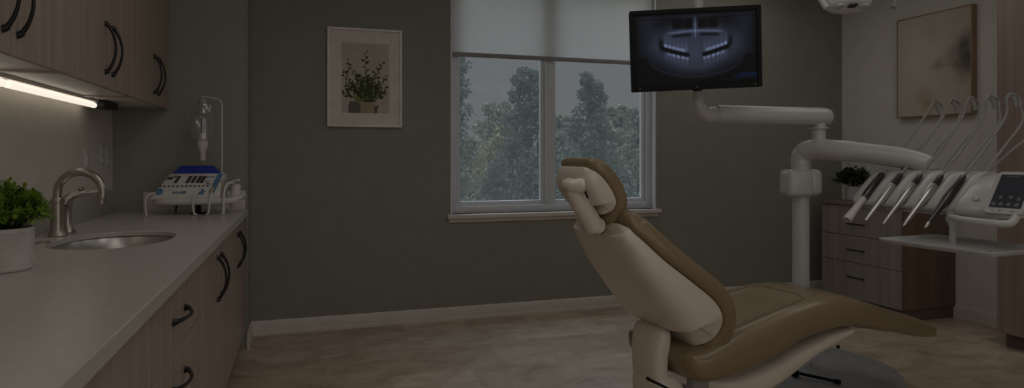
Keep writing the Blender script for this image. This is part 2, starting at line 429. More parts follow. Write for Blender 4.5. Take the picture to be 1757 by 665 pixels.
# countertop with sink cut-out
SX, SY, SA, SB = -.738, 3.025, .215, .30
def sup(a): return (SX+SA*sg(math.cos(a), .86), SY+SB*sg(math.sin(a), .86))
ct = thing('countertop', (-.73, 2.6, .9), 'long white quartz countertop along the left wall', 'countertop')
g = G(); N = 64; x0, x1, y0, y1 = XL+.001, -.345, .7, YA-.001
outer = []
for k in range(N):
    a = 2*PI*k/N; c, s = math.cos(a), math.sin(a)
    h = []
    if c > 1e-9: h.append((x1-SX)/c)
    if c < -1e-9: h.append((x0-SX)/c)
    if s > 1e-9: h.append((y1-SY)/s)
    if s < -1e-9: h.append((y0-SY)/s)
    m = min(h); outer.append((SX+c*m, SY+s*m))
cor = [(x1, y0), (x1, y1), (x0, y1), (x0, y0)]
for cx_, cy_ in cor:
    j = min(range(N), key=lambda i: (outer[i][0]-cx_)**2+(outer[i][1]-cy_)**2); outer[j] = (cx_, cy_)
inner = [sup(math.atan2(outer[k][1]-SY, outer[k][0]-SX) if False else 2*PI*k/N) for k in range(N)]
rings = [[Vector((x, y, .880)) for x, y in inner], [Vector((x, y, .898)) for x, y in inner],
         [Vector((SX+(x-SX)*1.01, SY+(y-SY)*1.01, .90)) for x, y in inner],
         [Vector((x - (.003 if x > -.4 else 0), y, .90)) for x, y in outer], [Vector((x, y, .897)) for x, y in outer], [Vector((x, y, .862)) for x, y in outer], [Vector((SX+(x-SX)*1.12, SY+(y-SY)*1.12, .862)) for x, y in inner], [Vector((SX+(x-SX)*1.12, SY+(y-SY)*1.12, .880)) for x, y in inner]]
g.loft(rings + [rings[0]], caps=False)
obj('slab', g, 'quartz', ct, smooth=30)
obj('backsplash', G().box(XL+.001, XL+.016, .7, YA-.001, .9003, 1.037, .002), 'quartz', ct)
struct('trim_2', G().box(-.945, -.36, YA-.016, YA-.0005, .9005, 1.02, .002), 'trim_white')
# sink
sk = thing('sink', (SX, SY, .72), 'oval undermount stainless steel sink in the counter', 'sink')
prof = [(1.0, .879), (.985, .873), (.975, .80), (.955, .745), (.90, .715), (.7, .705), (.15, .70)]
rings = [[Vector((SX+(sup(2*PI*k/48)[0]-SX)*f*1.035, SY+(sup(2*PI*k/48)[1]-SY)*f*1.035, z)) for k in range(48)] for f, z in prof]
rings += [[Vector((p.x, p.y, p.z-.004)) for p in rr] for rr in rings[::-1][:-1]]
obj('bowl', G().loft(rings + [[Vector((SX+(sup(2*PI*k/48)[0]-SX)*1.06, SY+(sup(2*PI*k/48)[1]-SY)*1.06, .8785)) for k in range(48)], rings[0]], caps=False), 'steel', sk)
obj('drain', G().lathe([(.001, .7035), (.03, .7035), (.04, .706), (.042, .702), (.042, .697)], 24, M=Matrix.Translation((SX, SY, 0))), 'nickel', sk)
# faucet
fx, fy = -1.0, 3.212
fa = thing('faucet', (fx, fy, .9), 'brushed nickel gooseneck faucet behind the sink', 'faucet')
M0 = Matrix.Translation((fx, fy, 0))
obj('body', G().lathe([(.034, .9), (.036, .904), (.033, .912), (.0285, .925), (.0265, .96), (.025, 1.01), (.0235, 1.04), (.0265, 1.043), (.0265, 1.055), (.021, 1.06), (.020, 1.066)], 28, M=M0), 'nickel', fa)
sp = []
for k in range(25):
    a = PI*k/24*1.06
    sp.append((fx+.088*(1-math.cos(a)), fy-.03*(1-math.cos(a))/2, 1.085+.088*math.sin(a)))
sp = [(fx, fy, 1.055)] + sp
obj('spout', G().tube(sp, .0165, 14), 'nickel', fa)
e = Vector(sp[-1]); d = (Vector(sp[-1])-Vector(sp[-2])).normalized()
obj('aerator', G().tube([e-d*.012, e-d*.002, e+d*.006, e+d*.03, e+d*.032], [.0165, .0195, .0185, .019, .014], 16), 'nickel', fa)
fh = fa
M0 = Matrix.Translation((-1.0, 3.335, 0))
obj('valve_body', G().lathe([(.032, .9), (.033, .904), (.029, .908), (.021, .925), (.0165, .955), (.0145, .99), (.018, 1.02), (.021, 1.035), (.016, 1.05)], 24, M=M0), 'nickel', fh)
obj('lever', G().tube(cr([(-1.012, 3.318, 1.025), (-.998, 3.333, 1.052), (-.96, 3.35, 1.073), (-.915, 3.365, 1.077), (-.885, 3.375, 1.082)], 5), [.020]*4+[.019]*4+[.016]*4+[.012]*4+[.010]*4+[.012], 12), 'nickel', fh)
obj('side_knob', G().lathe([(.004, 0), (.012, .004), (.013, .012), (.007, .018)], 14, M=axis_M((-.955, 3.352, 1.085), (.1, .1, 1))), 'nickel', fh)
tag(obj('hole_cover', G().lathe([(.029, .9003), (.03, .902), (.026, .9045), (.002, .9055)], 28, M=Matrix.Translation(at(72, 416.5, Z=.9)*Vector((1, 1, 0)) if False else Matrix.Translation((at(72, 416.5, Z=.9).x, at(72, 416.5, Z=.9).y, 0)).to_translation())), 'nickel'), 'small round metal hole cover on the counter beside the plant pot', 'cover')

# outlets on the left wall
def plate(px, py0, py1, kind, label):
    a = at(px, (py0+py1)/2, X=XL); t = thing('wall_outlet', (XL, a.y, a.z), label, 'outlet')
    h = .118; w_ = .074
    obj('cover_plate', G().box(XL+.0003, XL+.006, a.y-w_/2, a.y+w_/2, a.z-h/2, a.z+h/2, .002), 'white_plastic', t)
    if kind == 'outlet':
        for dz in (-.025, .025): obj('socket', G().box(XL+.006, XL+.0085, a.y-.016, a.y+.016, a.z+dz-.014, a.z+dz+.014, .002), 'frame_white', t)
    else:
        obj('rocker', G().box(XL+.006, XL+.010, a.y-.016, a.y+.016, a.z-.032, a.z+.032, .002), 'frame_white', t)
plate(147, 256, 294, 'switch', 'white wall plate above the faucet, the nearest of three')
plate(174, 254, 278, 'outlet', 'white wall plate in the middle of three by the wall corner')
plate(183.5, 262, 276, 'outlet', 'white wall plate closest to the wall corner')

# ------------------------------------------------------------------ plants
def leafy(g, p, d, L, wd, mi=0, up=Vector((0, 0, 1))):
    d = d.normalized(); s = d.cross(up)
    if s.length < 1e-3: s = Vector((1, 0, 0))
    s.normalize(); nrm = s.cross(d)
    a = p; b = p+d*L*.45+s*wd/2+nrm*L*.05; c = p+d*L; e_ = p+d*L*.45-s*wd/2+nrm*L*.05; m_ = p+d*L*.5
    g.add([a, b, c, e_, m_], [[0, 1, 4], [1, 2, 4], [2, 3, 4], [3, 0, 4]], mi)
def pot_plant(name, base, pr, ph, fr_, fh_, nst, label, potm, leafm, ribs=True, leafL=.028, nleaf=13):
    t = thing(name, base, label, 'plant'); M0 = Matrix.Translation(base)
    prof = [(.001, 0), (pr*.86, 0), (pr*.93, .004), (pr*.955, .014)]
    if ribs:
        n = 44
        for k in range(n+1):
            z = .02+(ph-.03)*k/n; prof.append((pr*(.96+.04*k/n)+(.0011 if k % 2 else -.0011), z))
    prof += [(pr*1.005, ph-.004), (pr*.99, ph), (pr*.93, ph), (pr*.92, ph-.012)]
    obj('pot', G().lathe(prof, 56, M=M0, caps=False), potm, t, smooth=70)
    obj('soil', G().lathe([(pr*.925, ph-.013), (pr*.5, ph-.008), (.001, ph-.006)], 24, M=M0, caps=False), 'soil', t)
    st = G(); lf = G(); b = Vector(base)+Vector((0, 0, ph-.01))
    for k in range(nst):
        a = random.uniform(0, 2*PI); q = math.sqrt(random.random()); el = random.uniform(.15, 1)
        tip = b + Vector((math.cos(a)*fr_*q, math.sin(a)*fr_*q, fh_*math.sqrt(max(.05, 1-q*q*.92))*random.uniform(.8, 1.08)))
        root_ = b + Vector((math.cos(a)*pr*.5*q, math.sin(a)*pr*.5*q, 0)); mid = root_.lerp(tip, .5)+Vector((0, 0, .014))
        pts = [Vector(x) for x in cr([tuple(root_), tuple(mid), tuple(tip)], 4)]
        st.tube(pts, .0009, 4)
        for j in range(nleaf):
            f = .25+.75*j/(nleaf-1); i = min(len(pts)-2, int(f*(len(pts)-1))); p = pts[i].lerp(pts[i+1], f*(len(pts)-1)-i)
            dd = (pts[i+1]-pts[i]).normalized(); o_ = Matrix.Rotation(j*2.4+a, 3, dd) @ dd.orthogonal().normalized()
            leafy(lf, p, dd*random.uniform(.4, 1.1)+o_, leafL*random.uniform(.6, 1.15), leafL*.45)
    obj('foliage', lf, leafm, t, smooth=1); obj('stem', st, 'leaf_dark', t)
pb = at(13, 466, Z=.9)
pot_plant('potted_plant', (-.862, 2.30, .9), .083, .128, .125, .135, 190, 'bushy green plant in a ribbed white pot on the near counter', 'pot_white', 'leaf_bright')

# ------------------------------------------------------------------ framed print on the back wall
pf = thing('framed_print', (.42, YB, 1.45), 'white framed plant print hanging left of the window', 'picture')
ax0, ax1, az0, az1 = .155, .686, 1.452, 2.165; y0 = YB-.03; b = .016
g = G()
g.box(ax0, ax0+b, y0, YB-.001, az0, az1, .002, 1).box(ax1-b, ax1, y0, YB-.001, az0, az1, .002, 1).box(ax0+b, ax1-b, y0, YB-.001, az0, az0+b, .002, 1).box(ax0+b, ax1-b, y0, YB-.001, az1-b, az1, .002, 1)
obj('frame', g, 'frame_white', pf)
obj('mat_board', G().box(ax0+b, ax1-b, YB-.017, YB-.004, az0+b, az1-b), 'mat_board', pf)
bx0, bx1, bz0, bz1 = .256, .592, 1.553, 2.058
g = G(); yy = YB-.0175
g.add([(bx0, yy, bz0), (bx1, yy, bz0), (bx1, yy, bz1), (bx0, yy, bz1)], [[0, 1, 2, 3]], 0)
W_, H_ = bx1-bx0, bz1-bz0
cnt = 0
def pp(u, v):
    return (bx0+u*W_, yy-.0002, bz0+v*H_)
def poly(pts, mi):
    global cnt
    cnt += 1
    g.add([(x, y-.0000015*cnt-.0001*mi*0, z) for x, y, z in [pp(max(0, min(1, u)), max(0, min(1, v))) for u, v in pts]], [list(range(len(pts)))], mi)
poly([(.14, 0), (.13, .1), (.17, .17), (.26, .17), (.40, .12), (.40, 0)], 4)
poly([(.68, 0), (.68, .1), (.78, .12), (.75, .05), (.74, 0)], 4)
def pleaf(u, v, a, L, wd, mi):
    c, s = math.cos(a), math.sin(a); k = W_/H_
    P = [(0, 0), (.3, wd), (.7, wd*.8), (1, 0), (.7, -wd*.8), (.3, -wd)]
    poly([(u+(x*c-y*s)*L, v+(x*s+y*c)*L*k) for x, y in P], mi)
rp = random.Random(3)
stems = [(.5, .88), (.12, .74), (.86, .72), (.02, .55), (.98, .55), (.03, .28), (.97, .30), (.3, .55), (.72, .6), (.2, .42), (.85, .42), (.60, .5), (.40, .5), (.08, .40), (.93, .38)]
for (tu, tv) in stems:
    sp_ = [(.5+(tu-.5)*f**1.15, .14+(tv-.14)*f) for f in (.0, .35, .7, 1.0)]
    poly([(u-.006, v) for u, v in sp_]+[(u+.006, v) for u, v in sp_[::-1]], 1)
    for k in range(15):
        f = .12+.88*k/14; u = .5+(tu-.5)*f**1.15; v = .14+(tv-.14)*f
        a = math.atan2((tv-.14), (tu-.5)*.66); wob = .9 if k % 2 else -.9
        pleaf(u+rp.uniform(-.02, .02), v+rp.uniform(-.01, .01), a+wob+rp.uniform(-.4, .4), rp.uniform(.075, .13)*(1.15-.5*f), .27, 1 if rp.random() < .68 else 2)
for k in range(60):
    pleaf(.5+rp.gauss(0, .17), .27+abs(rp.gauss(0, .10)), rp.uniform(0, 6.3), rp.uniform(.08, .15), .28, 1 if rp.random() < .75 else 2)
poly([(.40, 0), (.37, .16), (.70, .16), (.67, 0)], 3)
obj('print', g, ['print_paper', 'print_leaf', 'print_leaf_pale', 'print_vase', 'print_shade'], pf, smooth=1)

# ------------------------------------------------------------------ abstract painting on the right wall
ab = thing('abstract_painting', (XR, 3.85, 1.55), 'beige abstract painting with a dark smudge in a slim wooden frame', 'picture')
py0, py1, pz0, pz1 = 3.535, 4.175, 1.56, 2.375; xo = XR-.055
g = G(); b = .008
g.box(xo, XR-.001, py0, py0+b, pz0, pz1, .001, 1).box(xo, XR-.001, py1-b, py1, pz0, pz1, .001, 1).box(xo, XR-.001, py0+b, py1-b, pz0, pz0+b, .001, 1).box(xo, XR-.001, py0+b, py1-b, pz1-b, pz1, .001, 1)
obj('frame', g, 'gold_frame', ab)
def grid_obj(name, parent, nu, nv, P, colf, mat):
    g = G()
    g.add([P(i/nu, j/nv) for j in range(nv+1) for i in range(nu+1)], [[j*(nu+1)+i, j*(nu+1)+i+1, (j+1)*(nu+1)+i+1, (j+1)*(nu+1)+i] for j in range(nv) for i in range(nu)])
    o = obj(name, g, mat, parent)
    ca = o.data.color_attributes.new('Col', 'FLOAT_COLOR', 'POINT')
    for j in range(nv+1):
        for i in range(nu+1):
            c = colf(i/nu, j/nv); ca.data[j*(nu+1)+i].color = (*c, 1)
    return o
def mixc(a, b, f):
    f = max(0, min(1, f)); return tuple(x+(y-x)*f for x, y in zip(a, b))
def fbm(u, v, s=3, seed=0): return noise.fractal((u*s+seed, v*s, seed*1.7), 1.0, 2.0, 5)
def paint(u, v):                                    # u: far(0) -> near(1), v: bottom -> top
    n1 = fbm(u, v, 2.5, 1); n2 = fbm(u, v, 5, 7)
    c = (.52, .475, .405)
    c = mixc(c, (.45, .375, .31), (u-.45+n1*.25)*1.6)
    c = mixc(c, (.60, .555, .485), max(0, .7-abs(u-.3)*2-abs(v-.6)+n1*.4))
    d = math.hypot((u-.98)/.32, (v-.52)/.22)
    c = mixc(c, (.10, .085, .07), (1.25-d+n2*.5)*.85)
    d = math.hypot((u-.68)/.30, (v-.475)/.05); c = mixc(c, (.19, .145, .11), (.85-d+n2*.6)*.7)
    d = math.hypot((u-.42)/.2, (v-.13)/.17); c = mixc(c, (.36, .23, .14), (.9-d+n2*.5)*.8)
    d = math.hypot((u-.5)/.14, (v-.85)/.17); c = mixc(c, (.43, .34, .265), (.9-d+n2*.4)*.7)
    return c
grid_obj('canvas', ab, 60, 76, lambda u, v: (xo+.006, py1-b-(py1-py0-2*b)*u, pz0+b+(pz1-pz0-2*b)*v), paint, 'abstract_paint')

# ------------------------------------------------------------------ drawer chest
cx0, cy0, cy1 = 4.224, 3.70, 4.468
ch = thing('drawer_chest', (4.5, 4.08, 0), 'low wooden chest of three drawers against the right wall', 'chest of drawers')
g = G().box(cx0+.02, 4.775, cy0, cy0+.02, .09, .84).box(cx0+.02, 4.775, cy1-.02, cy1, .09, .84).box(cx0+.02, 4.775, cy0+.02, cy1-.02, .09, .11).box(4.76, 4.775, cy0+.02, cy1-.02, .11, .84)
obj('carcass', g, 'wood_brown', ch)
obj('toe_kick', G().box(cx0+.06, 4.77, cy0+.012, cy1-.012, 0, .09), 'toe_dark', ch)
obj('top', G().box(cx0-.012, 4.778, cy0-.008, cy1+.01, .84, .868, .003), 'wood_top', ch)
for z0, z1 in ((.60, .836), (.384, .596), (.095, .38)):
    d = obj('drawer', G().box(cx0, cx0+.0195, cy0+.002, cy1-.002, z0, z1, .0015, 1), 'wood_grey', ch)
    zh = {.60: .695, .384: .485, .095: .265}[z0]; ym = 4.10
    obj('handle', G().tube([(cx0-.02, ym-.085, zh), (cx0-.02, ym+.085, zh)], .0055, 8).tube([(cx0, ym-.07, zh), (cx0-.02, ym-.07, zh)], .005, 8).tube([(cx0, ym+.07, zh), (cx0-.02, ym+.07, zh)], .005, 8), 'black_metal', d)
pot_plant('potted_plant', (4.44, 4.34, .868), .066, .12, .15, .155, 85, 'dark green plant in a white pot on the wooden chest', 'pot_white_cool', 'leaf_dark', False, .06, 8)

# tall cabinet at the right
tc_ = thing('tall_cabinet', (4.54, 2.5, 0), 'tall pale wood cabinet at the right photo edge', 'cabinet')
g = G().box(4.32, 4.775, 3.03, 3.05, .1, 2.72).box(4.32, 4.775, 1.6, 1.62, .1, 2.72).box(4.75, 4.775, 1.62, 3.03, .1, 2.72).box(4.32, 4.75, 1.62, 3.03, .1, .12).box(4.32, 4.75, 1.62, 3.03, 2.7, 2.72)
obj('carcass', g, 'wood_warm', tc_)
for a, b in ((1.6, 2.323), (2.327, 3.05)):
    d = obj('door', G().box(4.30, 4.3195, a, b, .1, 2.72, .0015, 1), 'wood_warm', tc_)
    hy = 2.28 if a < 2 else 2.37
    bow_handle(d, (4.30, hy, 1.1), (0, 0, 1), (-1, 0, 0))
obj('toe_kick', G().box(4.37, 4.76, 1.61, 3.04, 0, .1), 'toe_dark', tc_)

# ------------------------------------------------------------------ endo / scaler machine at the far end of the counter
mp_ = Vector((-.60, 4.23, .9)); MR = -R(6)
mc = thing('dental_scaler', mp_, 'white tabletop dental unit with a blue bottle and hoses on the far counter', 'dental unit', MR)
def L(g): return g
tz = .060
rr = []
for z, s in ((tz, .90), (tz+.006, .97), (tz+.018, 1.0), (tz+.028, 1.0), (tz+.034, .985)):
    ring = []
    for k in range(40):
        a = 2*PI*k/40; ring.append(Vector((.015+.25*s*sg(math.cos(a), .45), -.0+.125*s*sg(math.sin(a), .5), z+(.018*max(0, math.cos(a))**3))))
    rr.append(ring)
obj('tray', G().loft(rr), 'white_plastic', mc, local=True)
obj('stand', G().box(-.035, .05, -.03, .05, 0, .006, .002).box(-.012, .012, -.01, .02, .004, tz+.005, .003), 'black_plastic', mc, local=True)
for x in (-.15, .17): obj('foot', G().box(x-.004, x+.004, .04, .09, 0, tz+.005, .001), 'white_plastic', mc, local=True)
bw0, bw1 = -.225, .145
prof = [(-.118, tz+.034), (-.122, tz+.055), (-.113, tz+.075), (-.02, tz+.172), (-.0, tz+.183), (.07, tz+.183), (.085, tz+.165), (.09, tz+.034)]
rings = []
for f, s in ((0, .86), (.012, .95), (.04, 1), (.96, 1), (.988, .95), (1, .86)):
    x = bw0+(bw1-bw0)*f; sk_ = .035*0
    rings.append([Vector((x + (.055*(1-f))*((z-tz-.034)/.12), y*(.9+.1*s), tz+.034+(z-tz-.034)*s)) for y, z in prof])
obj('body', G().loft(rings), 'white_plastic', mc, local=True, smooth=50)
# front slope frame: from (y,z)=(-.113,tz+.075) to (-.03,tz+.148)
def sl(x, f, o=.0012):
    y = -.113+.093*f; z = tz+.075+.097*f
    return Vector((x, y-.72*o, z+.69*o))
def mark(g, x0, x1, f0, f1, sk_=0, mi=0, o=.0014):
    g.add([sl(x0, f0, o), sl(x1, f0, o), sl(x1+sk_, f1, o), sl(x0+sk_, f1, o)], [[0, 1, 2, 3]], mi)
g = G()
mark(g, -.165, -.130, .72, .86, .012); mark(g, -.118, -.100, .50, .92, .016)
mark(g, -.128, -.112, .84, .93, .01)
for x in (-.055, -.028, .0, .022): mark(g, x, x+.02, .50, .92, .014)
for k in range(12): mark(g, -.19+k*.023, -.178+k*.023, .28, .37, .004)
obj('display_marks', g, 'mark_dark', mc, local=True, smooth=1)
for x, a in ((.05, .80), (.05, .55), (.058, .42), (.075, .82)):
    g = G(); mark(g, x, x+.02, a, a+.08, .006); obj('indicator_mark', g, 'mark_blue', mc, local=True, smooth=1)
for k in range(5):
    g = G(); mark(g, -.11+k*.014, -.10+k*.014, -.10+.02*(k % 2), .02+.02*(k % 2), .006); obj('logo_mark', g, 'mark_blue', mc, local=True, smooth=1)
def knob(x, f, r, name='knob'):
    p = sl(x, f, 0); obj(name, G().lathe([(r, -.002), (r, .006), (r*.85, .009), (r*.55, .009), (r*.5, .006), (.001, .006)], 20, M=axis_M(p, (0, -.66, .75))), 'blue_mid', mc, local=True)
knob(-.178, .02, .020); knob(.045, .0, .018)
for x in (-.045,):
    p = sl(x, -.02, 0); obj('button', G().lathe([(.009, -.001), (.009, .003), (.001, .004)], 14, M=axis_M(p, (0, -.66, .75))), 'blue_mid', mc, local=True)
g = G(); mark(g, .088, .113, -.05, 1.0, .03, 0, .003); g.v = g.v
obj('side_stripe', G().loft([[sl(.088, -.05, .0), sl(.115, -.05, .0), sl(.115, -.05, .008), sl(.088, -.05, .008)], [sl(.115, 1.0, .0), sl(.142, 1.0, .0), sl(.142, 1.0, .008), sl(.115, 1.0, .008)]]), 'blue_mid', mc, local=True)
rings = []
for f, s in ((0, .8), (.03, 1), (.97, 1), (1, .8)):
    x = -.145+.27*f
    rings.append([Vector((x+(.5-f)*.09*(z-tz-.18)/.05, y, tz+.18+(z-tz-.18)*s)) for y, z in ((-.01, tz+.18), (-.002, tz+.205), (.008, tz+.222), (.05, tz+.226), (.062, tz+.215), (.062, tz+.18))])
obj('bottle', G().loft(rings), 'blue_bottle', mc, local=True, label='blue liquid bottle')
def hose(name, pts, r=.0055, m='white_plastic'):
    return obj(name, G().tube(cr(pts, 8), r, 8), m, mc, local=True)
hose('hose', [(-.19, -.118, tz+.072), (-.225, -.145, tz+.062), (-.238, -.15, tz+.03), (-.236, -.15, .02), (-.228, -.148, .006)])
hose('hose', [(.045, -.12, tz+.085), (.028, -.145, tz+.07), (.012, -.155, tz+.03), (.015, -.155, .02), (.032, -.15, .006)])
hose('hose', [(.10, -.12, tz+.09), (.105, -.14, tz+.06), (.10, -.15, tz+.02), (.092, -.15, .02), (.08, -.15, .006)])
obj('plug', G().tube([(.108, -.112, tz+.098), (.10, -.135, tz+.07)], [.010, .008], 10), 'beige_grip', mc, local=True)
hose('hose', [(.215, -.06, tz+.125), (.185, -.10, tz+.12), (.172, -.128, tz+.07), (.172, -.145, .03), (.170, -.148, .006)], .0075)
hose('hose', [(.14, -.02, tz+.03), (.13, -.01, tz-.015), (.145, -.02, tz-.03), (.15, -.03, .02)], .004)
hose('cable', [(-.10, -.02, tz+.01), (-.112, -.03, .04), (-.112, -.03, .006)], .004, 'black_plastic')
# handpiece holder and handpiece
obj('holder', G().lathe([(.030, tz+.032), (.032, tz+.04), (.028, tz+.085), (.03, tz+.10), (.024, tz+.115), (.001, tz+.12)], 20, M=Matrix.Translation((.215, -.03, 0))), 'white_plastic', mc, local=True)
obj('handpiece', G().tube(cr([(.15, -.03, tz+.05), (.165, -.055, tz+.09), (.19, -.07, tz+.125), (.22, -.075, tz+.14), (.25, -.07, tz+.138)], 5), [.010]*5+[.011]*5+[.009]*5+[.006]*5+[.004], 10), 'steel_bright', mc, local=True)
obj('grip', G().box(.135, .158, -.06, .02, tz+.03, tz+.14, .006), 'beige_grip', mc, local=True)
# irrigation pole
pole = [(.125, .03, tz+.03), (.125, .03, .62), (.125, .03, .655), (.118, .03, .672), (.095, .03, .686), (.06, .03, .692), (.026, .03, .698)]
obj('bottle_pole', G().tube([pole[0], pole[1]] + cr(pole[2:], 5), .0036, 8), 'white_plastic', mc, local=True)
bt = thing('irrigation_bottle', mp_ + Matrix.Rotation(MR, 3, 'Z') @ Vector((.018, .03, .48)), 'clear upside-down irrigation bottle hanging from the thin white pole', 'bottle', MR)
prof = [(.001, .175), (.052, .175), (.064, .170), (.068, .155), (.068, .0), (.066, -.035), (.056, -.045), (.03, -.048)]
prof2 = prof + [(r-.0018 if r > .003 else r, z-(.0018 if z > .17 else 0)) for r, z in prof[::-1]]
obj('vessel', G().lathe(prof2, 32, caps=False), 'clear_plastic', bt, local=True)
obj('inner_cap', G().lathe([(.02, .205), (.022, .18), (.026, .172), (.026, .13), (.038, .122), (.038, .112), (.015, .105)], 20), 'hose_grey', bt, local=True)
obj('spike', G().lathe([(.006, .10), (.012, .085), (.015, .03), (.012, .0), (.004, -.002)], 16), 'mark_dark', bt, local=True)
obj('drip_chamber', G().lathe([(.010, .0), (.018, -.012), (.030, -.05), (.031, -.075), (.022, -.10), (.015, -.115), (.015, -.15), (.011, -.165), (.004, -.168)], 20), 'pot_white', bt, local=True)
obj('hanger', G().tube(cr([(0, 0, .203), (-.002, 0, .215), (.004, 0, .222)], 4), .003, 6), 'white_plastic', bt, local=True)

# ------------------------------------------------------------------ dental chair
PH = R(25)
cl0 = rt(.675, 2.804, 0); CRZ = PH-TH
dc = thing('dental_chair', cl0, 'reclined tan leather dental chair with a white shell', 'dental chair', CRZ)
CM = ROOT[dc.name].inverted(); CI = ROOT[dc.name]
def loc(px, py, y):                                  # photo point on the chair plane at side offset y -> (x, z)
    o = CI @ Vector((0, 0, EYE)); d = CI.to_3x3() @ ray(px, py); s = (y-o.y)/d.y; p = o+d*s
    return p.x, p.z
def slab(stations, P, D, over, endR, nsub=8, e_pad=.42, e_sh=.62, rear_len=None):
    """stations (x,z,W): interface curve. returns pad G and shell G"""
    S = cr(stations, nsub); n = len(S)
    arc = [0]
    for i in range(1, n): arc.append(arc[-1]+math.hypot(S[i][0]-S[i-1][0], S[i][1]-S[i-1][1]))
    Lt = arc[-1]; pad = []; sh = []
    for i in range(n):
        a, b = S[max(0, i-1)], S[min(n-1, i+1)]
        tx, tz_ = b[0]-a[0], b[1]-a[1]; l = math.hypot(tx, tz_); tx /= l; tz_ /= l
        nx, nz = -tz_, tx                             # candidate normal; make it point to the rear (-x / down)
        if nx > 0 or (abs(nx) < .2 and nz > 0): nx, nz = -nx, -nz
        d = min(arc[i], Lt-arc[i]); f = math.sqrt(max(0.0, 1-(1-min(1, d/endR))**2)); f = max(f, .06)
        x, z, W = S[i]; v = arc[i]/Lt
        w_ = W/2+over-(1-f)*endR*.7; p_ = P(v)*f
        pad.append([Vector((x-nx*(P(v)*.45 + p_*.5*0 + sg(math.sin(q), e_pad)*p_/2 - P(v)*0) , w_*sg(math.cos(q), e_pad), z-nz*(P(v)*.45+sg(math.sin(q), e_pad)*p_/2))) for q in [2*PI*k/36 for k in range(36)]])
        ws = W/2-(1-f)*endR*.7; dd = D(v)*f
        ring = [Vector((x+nx*dd*math.sin(q)**e_sh, ws*sg(math.cos(q), e_sh), z+nz*dd*math.sin(q)**e_sh)) for q in [PI*k/28 for k in range(29)]]
        ring += [Vector((x-nx*.012*f, ws*(1-2*(k+1)/8)*-1, z-nz*.012*f)) for k in range(7)]
        sh.append(ring)
    return G().loft(pad), G().loft(sh)
# backrest: interface stations from bottom to top
bs = []
for px, py, W in ((1196, 596, .36), (1226, 578, .44), (1240, 548, .50), (1227, 518, .51), (1191, 487, .505), (1141, 448, .47), (1105, 415, .43), (1088, 400, .405), (1080, 391, .39), (1070, 386, .375)):
    x, z = loc(px, py, -W/2); bs.append((x, z, W))
pad, sh = slab(bs, lambda v: .092, lambda v: .05+.13*max(0, min(1, (1-v)*1.6)), .010, .06, e_sh=.46)
obj('backrest_pad', pad, 'leather', dc, local=True, smooth=60)
obj('backrest_shell', sh, 'shell', dc, local=True, smooth=60)
hs = []
for px, py, W in ((1040, 369, .24), (1051, 362, .265), (1057, 346, .28), (1049, 325, .285), (1035, 306, .285), (1022, 294, .28), (1010, 287, .26)):
    x, z = loc(px, py, -W/2); hs.append((x, z, W))
pad, sh = slab(hs, lambda v: .068, lambda v: .055+.03*math.sin(PI*v), .004, .06, e_sh=.40)
obj('headrest_pad', pad, 'leather', dc, local=True, smooth=60)
obj('headrest_shell', sh, 'shell', dc, local=True, smooth=60)
# headrest bracket
def cp(px, py, y):
    x, z = loc(px, py, y); return Vector((x, y, z))
yb_ = -.06
g = G().tube(cr([tuple(cp(984, 322, yb_)), tuple(cp(992, 342, yb_)), tuple(cp(1008, 368, yb_)), tuple(cp(1021, 392, yb_))], 5), [.040]*5+[.042]*5+[.043]*5+[.040], 20, flat=.9)
obj('headrest_arm', g, 'shell', dc, local=True, smooth=60)
g = G().tube([cp(972, 316, -.02), cp(976, 317, -.055), cp(984, 320, -.075), cp(1000, 318, -.105), cp(1003, 318, -.108)], [.022, .029, .030, .030, .022], 20)
kn = obj('headrest_knob', g, 'shell', dc, local=True, smooth=60)
obj('knob_screw', G().lathe([(.005, 0), (.005, .003), (.001, .003)], 12, M=axis_M(cp(998, 322, -.113), (.1, -1, 0))), 'black_plastic', kn, local=True)
obj('adjust_slot', G().tube([cp(1004, 328, -.125), cp(1009, 340, -.13)], .004, 8), 'black_plastic', dc, local=True)
obj('headrest_joint', G().tube([cp(1019, 384, -.03), cp(1022, 385, -.06), cp(1026, 387, -.085), cp(1027, 387, -.088)], [.026, .032, .032, .022], 20), 'shell', dc, local=True, smooth=60)
obj('joint_plate', G().tube([cp(1033, 395, -.05), cp(1046, 397, -.05)], .012, 8), 'steel', dc, local=True)
obj('neck_pad', G().tube([cp(1030, 374, .0), cp(1048, 378, .0), cp(1070, 376, .0)], [.032, .036, .03], 16), 'leather', dc, local=True, smooth=60)
